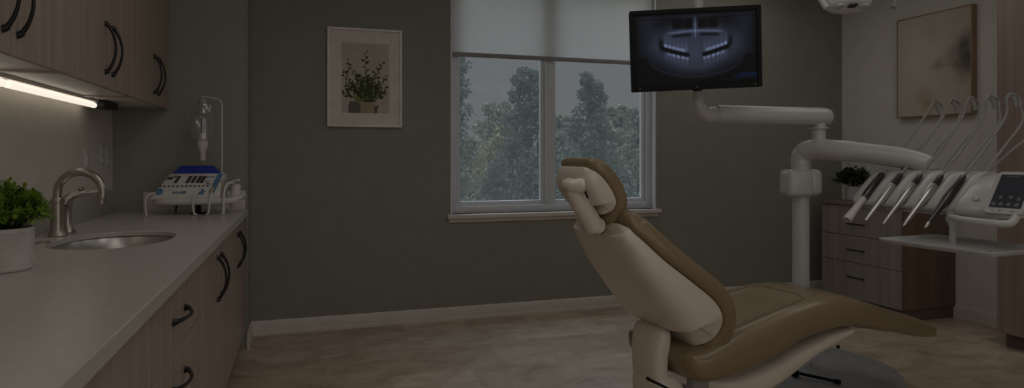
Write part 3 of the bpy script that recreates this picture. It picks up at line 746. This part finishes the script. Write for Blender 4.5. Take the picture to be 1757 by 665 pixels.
# seat: near top and bottom edges
tops = [(1150, 600), (1165, 601), (1185, 604), (1212, 606), (1250, 588), (1290, 566), (1340, 543), (1380, 527), (1420, 515), (1455, 512), (1490, 519), (1548, 537), (1590, 550), (1612, 560)]
bots = [(1150, 631), (1165, 636), (1185, 645), (1223, 659), (1258, 657), (1300, 641), (1357, 616), (1403, 588), (1434, 573), (1465, 565), (1496, 566), (1548, 574), (1590, 581), (1612, 580)]
hw = [.11, .17, .215, .245, .255, .255, .25, .245, .24, .235, .23, .22, .21, .20]
st = []
for (a, b, h) in zip(tops, bots, hw):
    x1_, z1_ = loc(*a, -h); x2_, z2_ = loc(*b, -h); st.append((x1_, z1_, z2_, h))
S = cr(st, 6)
Ltot = S[-1][0]-S[0][0]; rings = []
for i, (x, z1_, z2_, h) in enumerate(S):
    d0 = (x-S[0][0]); d1 = (S[-1][0]-x)
    f = 1.0
    if d0 < .04: f = max(.25, math.sqrt(max(0, 1-(1-d0/.04)**2)))
    if d1 < .035: f = max(.12, math.sqrt(max(0, 1-(1-d1/.035)**2)))
    zc = (z1_+z2_)/2; hh = (z1_-z2_)/2*f+.004; hw_ = h-(1-f)*.03
    ring = []
    for k in range(44):
        q = 2*PI*k/44; y = hw_*sg(math.cos(q), .40); zz = hh*sg(math.sin(q), .55)
        if zz > 0:
            v = abs(y)/hw_; thigh = max(0, min(1, (x-.05)/.2))*max(0, min(1, (.72-x)/.15))
            zz += hh*.10*(1-v*v) - .022*thigh*max(0, min(1, (.80-v)/.25))
        ring.append(Vector((x, y, zc+zz)))
    rings.append(ring)
obj('seat_pad', G().loft(rings), 'leather', dc, local=True, smooth=60)
SEAT = S
def ring_top(r, y):
    zc = sum(p.z for p in r)/len(r); t_ = sorted([(p.y, p.z) for p in r if p.z >= zc])
    for a, b in zip(t_, t_[1:]):
        if a[0] <= y <= b[0]: return a[1]+(b[1]-a[1])*(y-a[0])/max(1e-9, b[0]-a[0])
    return t_[0][1]
def seat_top(x, y):
    for i in range(len(S)-1):
        if S[i][0] <= x <= S[i+1][0]:
            f = (x-S[i][0])/(S[i+1][0]-S[i][0]); return ring_top(rings[i], y)*(1-f)+ring_top(rings[i+1], y)*f
    return S[-1][1]
pth = [(.10, -.165), (.25, -.175), (.42, -.175), (.60, -.165), (.66, -.13), (.67, 0), (.66, .13), (.60, .165), (.42, .175), (.25, .175), (.10, .165)]
pth = cr(pth, 5)
obj('seat_seam', G().tube([(x, y, seat_top(x, y)+.0003) for x, y in pth], .0022, 6), 'leather_seam', dc, local=True)
# seat under-shell
us = [(1180, 652, 664), (1258, 652, 690), (1300, 640, 686), (1345, 620, 662), (1375, 602, 638), (1409, 585, 610), (1440, 570, 592), (1468, 563, 572)]
st = []
for px, a, b in us:
    x1_, z1_ = loc(px, a, -.22); x2_, z2_ = loc(px, b, -.20); st.append((x1_, z1_, z2_, .09 if px < 1200 else .19 if px < 1280 else .215))
rr = []
for x, a, b, wq in cr(st, 5):
    zc = (a+b)/2; hh = (a-b)/2
    rr.append([Vector((x, wq*sg(math.cos(2*PI*k/32), .4), zc+hh*sg(math.sin(2*PI*k/32), .55))) for k in range(32)])
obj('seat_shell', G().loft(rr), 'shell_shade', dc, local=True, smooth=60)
obj('shell_screw', G().lathe([(.008, 0), (.008, .01), (.002, .012)], 12, M=axis_M(cp(1436, 594, -.2), (.2, -1, 0))), 'black_plastic', dc, local=True)
# hinge arm behind the seat, base cover below
rr = []
for px, py, hx_, hy_ in cr([(1128, 552, .02, .07), (1126, 560, .036, .10), (1124, 582, .044, .10), (1122, 605, .042, .097), (1122, 628, .040, .095), (1126, 650, .042, .10), (1133, 680, .045, .11)], 4):
    x, z = loc(px, py, 0)
    rr.append([Vector((x-.03+hx_*sg(math.cos(2*PI*k/36), .6), -.01+hy_*sg(math.sin(2*PI*k/36), .6), z)) for k in range(36)])
obj('hinge_arm', G().loft(rr), 'shell', dc, local=True, smooth=60)
rr = []
for px, py, hx_, hy_ in cr([(1126, 632, .03, .06), (1126, 636, .05, .09), (1126, 644, .062, .105), (1128, 655, .07, .115), (1131, 675, .076, .12), (1136, 705, .08, .124), (1140, 735, .07, .12)], 4):
    x, z = loc(px, py, -.02)
    rr.append([Vector((x+hx_*sg(math.cos(2*PI*k/36), .5), -.02+hy_*sg(math.sin(2*PI*k/36), .5), z)) for k in range(36)])
obj('base_cover', G().loft(rr), 'shell', dc, local=True, smooth=60)
obj('cover_slot', G().tube([cp(1110, 648, -.142), cp(1115, 651, -.144), cp(1142, 664, -.144), cp(1158, 674, -.142)], [.007, .006, .005, .005], 8), 'black_plastic', dc, local=True)
zs = loc(1190, 652, -.2)[1]
g = G().box(.0, .5, -.16, .16, .18, zs+.02, .03).box(.10, .46, -.16, .16, .04, .20, .03)
obj('chassis', g, 'chassis_grey', dc, local=True)
rr = []
for z, s in ((0, .97), (.012, 1.0), (.03, 1.0), (.042, .95)):
    rr.append([Vector((.26+.42*s*sg(math.cos(2*PI*k/40), .6), .30*s*sg(math.sin(2*PI*k/40), .6), z)) for k in range(40)])
obj('base_plate', G().loft(rr), 'base_grey', dc, local=True)

# ------------------------------------------------------------------ equipment post and arms
PP = rt(1.652, 3.7, 0)
ep = thing('equipment_post', PP, 'white equipment post with two horizontal arms, standing behind the dental chair', 'equipment post')
prof = [(.50, 0), (.52, .01), (.52, .028), (.505, .042), (.47, .05), (.06, .056), (.06, .05)]
obj('base_plate', G().lathe([(.001, 0)]+prof+[(.001, .056)], 64, M=Matrix.Translation(PP), caps=False), 'base_grey', ep, smooth=30)
P3 = lambda r, t, z: tuple(rt(r, t, z))
zA = 1.277
path = [P3(1.652, 3.7, .05), P3(1.652, 3.7, .4), P3(1.652, 3.7, .8), P3(1.652, 3.7, 1.13)]
obj('pole', G().tube(path, .046, 24), 'enamel', ep)
da = Vector((2.05-1.652, 3.22-3.7)).normalized()
pa = [P3(1.652, 3.7, 1.14), P3(1.652, 3.7, 1.19), P3(1.654, 3.698, 1.235), P3(1.652+da.x*.025, 3.7+da.y*.025, 1.265), P3(1.652+da.x*.075, 3.7+da.y*.075, 1.279), P3(1.652+da.x*.14, 3.7+da.y*.14, 1.277),
      P3(1.85, 3.461, 1.262), P3(2.0, 3.28, 1.228), P3(2.07, 3.196, 1.188)]
obj('lower_arm', G().tube(cr(pa, 6), [.052]*6+[.054]*6+[.056]*6+[.058]*6+[.0585]*6+[.0575]*6+[.053]*6+[.05]*6+[.04], 28), 'enamel', ep, smooth=60)
obj('arm_end', G().tube([P3(2.05, 3.22, 1.215), P3(2.068, 3.198, 1.195), P3(2.072, 3.193, 1.172)], [.036, .038, .036], 20), 'enamel', ep)
pc = rt(1.652, 3.7, 0)
Mj = Matrix.Translation(pc) @ Matrix.Rotation(-TH, 4, 'Z')
g = G().box(-.10, .045, -.075, .075, 1.012, 1.166, .028, 4, M=Mj).box(.02, .105, -.06, .06, 1.015, 1.168, .035, 4, M=Mj)
obj('junction_box', g, 'enamel', ep, smooth=50)
# monitor arm
ja = rt(1.717, 3.622, 0)
ma = ep
zU = 1.462
obj('arm_joint', G().lathe([(.045, 1.318), (.045, 1.328), (.036, 1.334), (.036, 1.39), (.05, 1.394), (.05, 1.402), (.036, 1.406), (.036, 1.44)], 24, M=Matrix.Translation(ja)), 'enamel', ma)
ua = [P3(1.79, 3.645, zU), P3(1.782, 3.643, zU), P3(1.762, 3.637, zU), P3(1.717, 3.622, zU), P3(1.40, 3.52, zU), P3(1.085, 3.42, zU), P3(1.075, 3.417, zU), P3(1.068, 3.415, zU)]
ma = obj('monitor_arm', G().tube(ua, [.025, .042, .05, .051, .050, .049, .046, .035], 28), 'enamel', ma, smooth=60)
el = [P3(1.085, 3.42, zU-.002), P3(1.04, 3.408, zU-.004), P3(1.00, 3.396, zU+.008), P3(.977, 3.388, zU+.04), P3(.973, 3.387, zU+.08), P3(.973, 3.387, 1.65)]
obj('elbow', G().tube(cr(el, 6), [.044]*6+[.042]*6+[.037]*6+[.033]*6+[.031]*6+[.028], 24), 'enamel', ma, smooth=60)
obj('upright', G().tube([P3(.973, 3.387, 1.6), P3(.973, 3.387, 2.55), P3(.973, 3.387, CEIL-.03)], .027, 20), 'enamel', ma)
obj('ceiling_flange', G().lathe([(.027, CEIL-.06), (.06, CEIL-.03), (.075, CEIL-.012), (.075, CEIL-.0005)], 24, M=Matrix.Translation(rt(.973, 3.387, 0))), 'enamel', ma)
# monitor
MW, MH = .638, .3996
mcn = rt(.9093, 3.2, 1.771)
mo = thing('monitor', mcn, 'black monitor showing a dental x-ray', 'monitor', -.051-TH)
MM = Matrix.Rotation(.0686, 4, 'X') @ Matrix.Rotation(-.0406, 4, 'Y')
bz = .022; bzb = .034
g = G().box(-MW/2, MW/2, .004, .045, -MH/2, MH/2, .006, 2, M=MM)
g.box(-MW/2, -MW/2+bz, -.006, .006, -MH/2, MH/2, .002, 1, M=MM).box(MW/2-bz, MW/2, -.006, .006, -MH/2, MH/2, .002, 1, M=MM)
g.box(-MW/2+bz, MW/2-bz, -.006, .006, MH/2-bz, MH/2, .002, 1, M=MM).box(-MW/2+bz, MW/2-bz, -.006, .006, -MH/2, -MH/2+bzb, .002, 1, M=MM)
obj('bezel', g, 'black_plastic', mo, local=True)
for x in (-.28, .0, .285): obj('indicator', G().box(x-.003, x+.003, -.0075, -.006, -MH/2+.012, -MH/2+.017, M=MM), 'hose_grey', mo, local=True)
obj('sensor_lip', G().box(-.015, .025, -.004, .02, -MH/2-.008, -MH/2+.002, .003, M=MM), 'black_plastic', mo, local=True)
dp = (rt(.973, 3.387, 1.771)-mcn); dp = Matrix.Rotation(.051+TH, 3, 'Z') @ dp
g = G().box(-.06, .06, .045, .06, -.06, .06, .004, M=MM).tube([(0, .055, -.005), tuple(dp*.6), tuple(dp*(1-.03/dp.length))], .022, 12)
obj('mount', g, 'black_plastic', mo, local=True)
def ss(a, b, x):
    t = max(0, min(1, (x-a)/(b-a))); return t*t*(3-2*t)
def xray(u, q):                                     # q from top
    x = (u-.5)*2; ax = abs(x)
    n = fbm(u, q, 6, 3)*.5; v = .10+.03*n
    e = math.hypot(x/.86, (q-.48)/.48); v += .30*ss(1.05, .55, e)
    v += .16*ss(.35, .0, abs(ax-.78))*ss(1.0, .3, q)*ss(.0, .15, q)
    # bottom outside the jaw is black
    jaw = .60+.33*math.sqrt(max(0, 1-(ax/.80)**2)) if ax < .80 else .60
    v *= 1-.93*ss(jaw-.01, jaw+.07, q)
    v += .10*math.exp(-((q-jaw+.015)/.018)**2)*ss(.85, .6, ax)
    v *= 1-.4*ss(.9, 1.0, ax)
    # sinuses and nasal cavity
    if .06 < q < .24 and .03 < ax < .40: v *= 1-.85*ss(.03, .06, ax)*ss(.40, .34, ax)*ss(.06, .10, q)*ss(.24, .20, q)*(1-.35*math.exp(-((ax-.2)/.05)**2))
    v += .30*math.exp(-(x/.012)**2)*ss(.40, .30, q)*ss(.04, .08, q)
    pal = .255+.05*ax; v += .26*math.exp(-((q-pal)/.016)**2)*ss(.50, .40, ax)
    v *= 1-.6*math.exp(-((q-pal-.05)/.02)**2)*ss(.42, .35, ax)*ss(.05, .1, ax)
    # dark mouth arc
    m0 = .60-.30*max(0, ax-.10)**1.25
    if .08 < ax < .62: v *= 1-.95*math.exp(-((q-m0)/.030)**4)*ss(.08, .14, ax)*ss(.62, .54, ax)
    v *= 1-.7*math.exp(-((ax-.57)/.035)**2-((q-m0+.05)/.09)**2)
    # teeth crowns and roots
    if .12 < ax < .52:
        ph = (ax-.12)/.40*6.0; fr_ = abs((ph % 1)-.5)*2; gap = ss(1.0, .75, fr_)
        up = math.exp(-((q-m0+.052)/.026)**4); lo = math.exp(-((q-m0-.052)/.022)**4)
        k = .75+.25*math.sin(ph*7)
        v += .55*up*gap*k*ss(.12, .2, ax) + .48*lo*gap*(.7+.3*math.cos(ph*5))*ss(.5, .44, ax)
        v += (.10*gap-.05*(1-gap))*ss(m0-.27, m0-.1, q)*ss(m0-.05, m0-.08, q)
        v += (.09*gap-.09*(1-gap))*ss(m0+.22, m0+.08, q)*ss(m0+.05, m0+.08, q)
    v += .06*math.exp(-(x/.16)**2)*math.exp(-((q-.55)/.14)**2)
    v += .30*math.exp(-((ax-.575)/.02)**2-((q-.50)/.02)**2)*(1 if x > 0 else .3)
    v += .10*math.exp(-((q-.045)/.022)**2)+.06*math.exp(-((q-.10)/.01)**2)
    v = max(.0, v)
    c = (v*.84, v*.92, v*1.14)
    if u > .78 and .88 < q < .955 and u > .78+(.955-q)*1.2: c = mixc(c, (.10, .22, .42), .75)
    if q > .95: c = mixc(c, (.012, .014, .03), .8)
    g_ = 2.35
    return tuple(max(0, x_)**g_*XS for x_ in c)
XS = 1.5
sw0, sw1, sz0, sz1 = -MW/2+bz, MW/2-bz, -MH/2+bzb, MH/2-bz
grid_obj('screen', mo, 300, 170, lambda u, v: CM @ Vector((0, 0, 0)) if False else (Matrix.Translation(mcn) @ Matrix.Rotation(-.051-TH, 4, 'Z') @ MM) @ Vector((sw0+(sw1-sw0)*u, .0025, sz0+(sz1-sz0)*v)), lambda u, v: xray(u, 1-v), 'xray_screen')

# operating lamp
lc = rt(1.775, 3.42, 2.055)
ol = thing('operating_lamp', lc, 'white operating lamp hanging at the top edge above the post', 'lamp')
Ml = Matrix.Translation(lc) @ Matrix.Rotation(-TH, 4, 'Z') @ Matrix.Rotation(R(-14), 4, 'X')
obj('head', G().lathe([(.001, .075), (.05, .072), (.095, .05), (.116, .015), (.118, -.01), (.108, -.028), (.085, -.036), (.05, -.040), (.001, -.041)], 40, M=Ml, caps=False, sy=.8), 'lamp_grey', ol, smooth=60)
for s in (-1, 1):
    obj('lens', G().lathe([(.026, -.036), (.026, -.044), (.018, -.047), (.001, -.048)], 24, M=Ml @ Matrix.Translation((s*.062, -.03, 0))), 'lens', ol)
obj('sensor_window', G().box(-.022, .022, -.06, -.02, -.046, -.038, .004, M=Ml), 'dark_steel', ol)
obj('handle', G().tube([Ml @ Vector(p) for p in ((-.19, .0, .10), (-.16, -.01, .04), (-.125, -.02, -.045))], [.014, .014, .017], 12), 'white_plastic', ol)
obj('handle', G().tube(cr([tuple(Ml @ Vector(p)) for p in ((.10, .0, .10), (.19, .0, .11), (.235, -.0, .06), (.24, -.01, .0), (.225, -.015, -.04))], 5), .011, 12), 'chassis_grey', ol)
yk = [Ml @ Vector((-.19, 0, .10)), Ml @ Vector((-.15, 0, .17)), Ml @ Vector((0, 0, .19)), Ml @ Vector((.10, 0, .10))]
obj('yoke', G().tube(cr([tuple(p) for p in yk], 6), .014, 12), 'enamel', ol)
t0 = Ml @ Vector((0, 0, .185))
obj('lamp_arm', G().tube([t0, Vector((t0.x, t0.y, CEIL-.03))], .022, 16).lathe([(.022, CEIL-.05), (.06, CEIL-.02), (.06, CEIL-.0005)], 20, M=Matrix.Translation((t0.x, t0.y, 0))), 'enamel', ol)

# ------------------------------------------------------------------ delivery unit
DA = R(68)
U0 = rt(1.697, 3.25, 0); URZ = -(DA+TH)
du = thing('delivery_unit', (U0.x, U0.y, 1.0), 'white instrument delivery unit with five whip arms and a touch panel', 'delivery unit', URZ)
ROOT[du.name] = (Matrix.Translation(Vector((U0.x, U0.y, 0))) @ Matrix.Rotation(URZ, 4, 'Z')).inverted()
du.location.z = 0
UW = ROOT[du.name].inverted()
hx = [.02+.102*i for i in range(5)]
BL = .50
prof = [(.38, .99), (.39, 1.02), (.385, 1.11), (.35, 1.15), (.29, 1.172), (.245, 1.17), (.205, 1.152), (.165, 1.118), (.125, 1.082), (.095, 1.052), (.075, 1.028), (.066, 1.012), (.068, .998), (.085, .988), (.2, .985)]
rings = []
NX = 90
for i in range(NX+1):
    x = -.07+(BL+.07)*i/NX
    e0 = min(1, (x+.07)/.055); f = math.sqrt(max(0.0, 1-(1-e0)**2)); f = max(f, .12)
    gr = max(math.exp(-((x-h)/.024)**2) for h in hx)
    ring = []
    for (y, z) in prof:
        dz = -.022*gr*(1 if .0 < y < .24 and z > 1.02 else 0)*f
        yy_ = .20+(y-.20)*(.55+.45*f); zz_ = 1.06+(z-1.06)*(.35+.65*f)
        ring.append(Vector((x, yy_, zz_+dz)))
    rings.append(ring)
obj('body', G().loft(rings), 'enamel', du, local=True, smooth=60)
# end block
prof2 = [(.38, .985), (.39, 1.02), (.38, 1.11), (.34, 1.15), (.28, 1.165), (.20, 1.15), (.11, 1.098), (.04, 1.045), (.022, 1.02), (.022, .998), (.038, .98), (.2, .975)]
rings = []
for f, s in ((0, .90), (.03, .97), (.10, 1), (.55, .98), (.8, .93), (.93, .84), (1, .7)):
    x = BL-.004+.165*f
    rings.append([Vector((x, .19+(y-.19)*s, .99+(z-.99)*s)) for y, z in prof2])
obj('end_block', G().loft(rings), 'enamel', du, local=True, smooth=50)
lm = G()
for dx, dz in ((0, 0), (.012, .006), (-.010, .010)): lm.lathe([(.006, 0), (.006, .0015), (.001, .002)], 10, M=axis_M((BL+.075+dx, .050-dz*.0, 1.054+dz), (0, -.6, .8)))
obj('badge', lm, 'steel_bright', du, local=True)
obj('holder_lip', G().box(-.02, BL-.01, .075, .11, .978, .992, .004), 'hose_grey', du, local=True)
for i, h in enumerate(hx):
    tip = Vector((h, .60-.015*i, 1.525)); base = Vector((h+.035, .26, 1.13))
    pts = cr([tuple(base), (h+.04, .30, 1.18), (h+.045, .42, 1.29), (h+.035, .56, 1.40), (h+.022, .63-.015*i, 1.475), (h+.012, .635-.015*i, 1.515), tuple(tip+Vector((.004, -.01, .012)))], 6)
    obj('whip_arm', G().tube(pts, [.0055]*len(pts), 8), 'hose_grey', du, local=True)
    obj('whip_clip', G().tube([tip+Vector((.014, .012, -.055)), tip+Vector((.008, .012, -.02)), tip+Vector((0, -.0, .0))], [.008, .011, .009], 8), 'hose_grey', du, local=True)
# extra loose tubing loop at the right
obj('loose_tube', G().tube(cr([(.46, .60, 1.47), (.49, .61, 1.43), (.50, .55, 1.34), (.47, .42, 1.24), (.44, .31, 1.14)], 7), .005, 8), 'hose_grey', du, local=True)
obj('tray_post', G().tube([(.46, .08, 1.0), (.46, .08, .965)], .024, 16).tube([(.46, .08, .97), (.46, .08, .93), (.46, .08, .856)], [.03, .014, .014], 14), 'enamel', du, local=True)
hb = [(.48, .04, .975), (.56, .0, .972), (.64, -.03, .972), (.70, -.035, .972), (.745, -.02, .975), (.755, .0, .99), (.752, .03, 1.03)]
obj('handle_bar', G().tube(cr(hb, 5), .0155, 14), 'enamel', du, local=True)
# touch panel
up = Vector((0, .106, .164)).normalized(); pr = Vector((1, 0, 0)); pn = pr.cross(up)        # pn faces the user side (-y, up)
PM = Matrix((( pr.x, up.x, -pn.x*-1, .708), (pr.y, up.y, pn.y, .052), (pr.z, up.z, pn.z, 1.094), (0, 0, 0, 1)))
PM = Matrix.Translation((.708, .052, 1.094)) @ Matrix((pr, up, pn)).transposed().to_4x4()
g = G(); rr = []
for zz, s in ((-.034, .80), (-.03, .90), (-.012, 1.0), (-.004, 1.0), (0, .985)):
    rr.append([Vector((.078*s*sg(math.cos(2*PI*k/48), .28), .100*s*sg(math.sin(2*PI*k/48), .24), zz)) for k in range(48)])
g.loft(rr, M=PM); tp = obj('touch_panel', g, 'enamel', du, local=True, smooth=40)
emit('panel_glow', (.020, .024, .034), .5)
obj('panel_screen', G().box(-.056, .062, -.072, .084, 0, .0012, M=PM), 'panel_glow', tp, local=True)
g = G()
for k, x in enumerate((-.042, -.015, .013, .043)):
    g.lathe([(.0085, .0013), (.0085, .0016), (.001, .0017)], 16, M=PM @ Matrix.Translation((x, -.056, 0)))
for x, y in ((-.025, -.025), (.012, -.022), (.043, -.03)): g.box(x-.006, x+.006, y-.006, y+.007, .0013, .0017, M=PM)
for k in range(5): g.box(.052, .056, -.005+k*.018, -.001+k*.018, .0013, .0017, M=PM)
g.box(-.04, .02, .073, .076, .0013, .0017, M=PM).box(.035, .05, .073, .076, .0013, .0017, M=PM)
flat('icon_grey', (.16, .165, .17), .5)
obj('screen_icons', g, 'icon_grey', tp, local=True, smooth=20)
g = G().lathe([(.006, .0), (.006, .001), (.001, .0012)], 12, M=PM @ Matrix.Translation((-.01, -.085, 0))).box(-.042, -.03, -.087, -.084, 0, .001, M=PM).box(.028, .048, -.089, -.084, 0, .001, M=PM)
obj('panel_buttons', g, 'hose_grey', tp, local=True)

# handpieces resting in the holders
HP = ['leftmost dental handpiece in the row, with a wide pale tip', 'second dental handpiece from the left, with a silver body', 'middle dental handpiece of the five', 'fourth dental handpiece from the left, slim and silver', 'rightmost dental handpiece, with a dark body']
for i, h in enumerate(hx):
    a = Vector((h, .205, 1.152)); b = Vector((h, -.045, .922 + .003*i)); d = (b-a); Ld = d.length; d.normalize()
    Mh = axis_M(a, d)
    wb = UW @ Vector((h, .1, 1.05))
    hp = thing('dental_handpiece', (wb.x, wb.y, 0.95), HP[i], 'handpiece', URZ, 'handpieces on the delivery unit')
    inv = ROOT[hp.name]
    Mh = Mh @ Matrix.Diagonal((1.4, 1.4, 1, 1))
    def ob(name, g, m, par=None, **k):
        g.v = [UW @ v for v in g.v]; return obj(name, g, m, par or hp, **k)
    if i == 0:
        ob('grip', G().lathe([(.008, .0), (.011, .01), (.011, .05), (.0135, .06), (.014, .15), (.012, .16), (.012, .185)], 16, M=Mh), 'dark_steel')
        ob('tip', G().lathe([(.012, .18), (.0115, .21), (.0125, .26), (.0150, .315), (.0155, .335), (.013, .338), (.012, .32)], 20, M=Mh), 'white_plastic')
    elif i == 1:
        ob('grip', G().lathe([(.007, .0), (.010, .01), (.0115, .07), (.012, .075), (.012, .08)], 16, M=Mh), 'dark_steel')
        ob('body', G().lathe([(.012, .08), (.013, .10), (.0125, .18), (.010, .25), (.0075, .30), (.005, .325), (.003, .33)], 16, M=Mh), 'steel_bright')
    else:
        bm_ = ['', '', 'steel', 'steel_bright', 'dark_steel'][i]
        ob('grip', G().lathe([(.006, .0), (.009, .006), (.011, .06), (.0115, .07)], 16, M=Mh), 'dark_steel')
        ob('body', G().lathe([(.0115, .07), (.0135, .09), (.0135, .16), (.0125, .165), (.0125, .172), (.0115, .18), (.0085, .24), (.0075, .29), (.006, .31)], 16, M=Mh), bm_)
        ob('tip', G().lathe([(.006, .31), (.0058, .325), (.0035, .335), (.002, .342)], 12, M=Mh), 'steel')
    tip = Vector((h, .60-.015*i, 1.525))
    hz = [tuple(a-d*-.004), tuple(a-d*.05+Vector((0, .0, .0))), (h, .36, 1.285), (h, .50, 1.43), (h, .565-.015*i, 1.505), (h, .59-.015*i, 1.532), tuple(tip+Vector((.003, .012, .008))), (h+.006, .628-.015*i, 1.49)]
    ob('hose', G().tube(cr(hz, 6), .0062, 8), 'hose_grey')

# instrument tray
Tc = UW @ Vector((.515, .04, .848))
it = thing('instrument_tray', Tc, 'white rectangular instrument tray below the delivery unit', 'tray', URZ)
def rrect(hx_, hy_, r, z, n=6):
    out = []
    for cx_, cy_, a0 in ((hx_-r, hy_-r, 0), (-hx_+r, hy_-r, PI/2), (-hx_+r, -hy_+r, PI), (hx_-r, -hy_+r, 1.5*PI)):
        for k in range(n): out.append(Vector((cx_+r*math.cos(a0+PI/2*k/(n-1)), cy_+r*math.sin(a0+PI/2*k/(n-1)), z)))
    return out
HX, HY_ = .25, .20
rr = [rrect(HX-.03, HY_-.03, .03, 0), rrect(HX-.012, HY_-.012, .04, .002), rrect(HX-.003, HY_-.003, .045, .012), rrect(HX, HY_, .045, .018), rrect(HX, HY_, .045, .021), rrect(HX-.006, HY_-.006, .042, .0215), rrect(HX-.012, HY_-.012, .038, .012), rrect(HX-.03, HY_-.03, .03, .008)]
obj('tray_pan', G().loft(rr), 'tray_white', it, local=True, smooth=30)
g = G()
for x, y in ((.215, -.15), (.225, .1)): g.lathe([(.008, .0085), (.008, .0225), (.002, .023)], 12, M=Matrix.Translation((x, y, 0)))
obj('stud', g, 'hose_grey', it, local=True)

# foot control on the floor plate
fp = at(1400, 650, Z=.06)
fc = thing('foot_control', (fp.x, fp.y, .056), 'black foot control rod on the round grey base plate', 'foot control', -TH+R(-35))
obj('rod', G().tube([(-.09, 0, .02), (.10, 0, .012)], .008, 10), 'black_plastic', fc, local=True)
obj('pad', G().box(-.12, -.085, -.02, .02, .0005, .03, .006), 'black_plastic', fc, local=True)
obj('foot', G().box(.085, .12, -.012, .012, .0005, .022, .004), 'black_plastic', fc, local=True)

# ------------------------------------------------------------------ light
wd = bpy.data.worlds.new('world'); bpy.context.scene.world = wd; wd.use_nodes = True
bg = wd.node_tree.nodes['Background']
_t = wd.node_tree; _tc = _t.nodes.new('ShaderNodeTexCoord'); _sp = _t.nodes.new('ShaderNodeSeparateXYZ')
_cr = ramp(_t, [(0, (.30, .31, .30)), (.02, (.66, .665, .67)), (.22, (.65, .67, .70)), (1, (.74, .88, 1.06))])   # overcast sky, brighter towards the zenith
_mr = _t.nodes.new('ShaderNodeMapRange'); _mr.inputs['From Min'].default_value = .18; _mr.inputs['From Max'].default_value = .75; _mr.inputs['To Min'].default_value = 1.0; _mr.inputs['To Max'].default_value = 13
_t.links.new(_tc.outputs['Generated'], _sp.inputs[0]); _t.links.new(_sp.outputs['Z'], _cr.inputs[0]); _t.links.new(_sp.outputs['Z'], _mr.inputs['Value'])
_t.links.new(_cr.outputs[0], bg.inputs['Color']); _t.links.new(_mr.outputs[0], bg.inputs['Strength'])
def area(name, loc_, rot, sx, sy, power, c, portal=False):
    l = bpy.data.lights.new(name, 'AREA'); l.shape = 'RECTANGLE'; l.size = sx; l.size_y = sy; l.energy = power; l.color = c
    if portal: l.cycles.is_portal = True
    o = bpy.data.objects.new(name, l); col.objects.link(o); o.location = loc_; o.rotation_euler = rot
    return o
area('window_portal', ((WX0+WX1)/2, YB+.16, (WZ0+WZ1)/2), (-PI/2, 0, 0), WX1-WX0, WZ1-WZ0, 1, (1, 1, 1), True)
for (x, y, e, c) in ((.4, 2.5, 24, (1, .965, .92)), (2.0, 1.6, 22, (1, .965, .925)), (3.3, 4.0, 17, (1, .965, .925)), (4.0, 2.5, 20, (1, .965, .925)), (.8, -.2, 26, (1, .96, .91))):
    area('ceiling_light', (x, y, CEIL-.01), (0, 0, 0), 1.2, 1.2, e, c)
area('front_wall_fill', (1.6, YF+.02, 1.45), (PI/2, 0, 0), 4.0, 2.2, 64, (1, .975, .95))  # added soft fill behind the camera; the front wall has no doorway
sc = bpy.context.scene
sc.view_settings.view_transform = 'Standard'; sc.view_settings.look = 'None'; sc.view_settings.gamma = 1; sc.view_settings.use_curve_mapping = False
sc.view_settings.exposure = -2.6
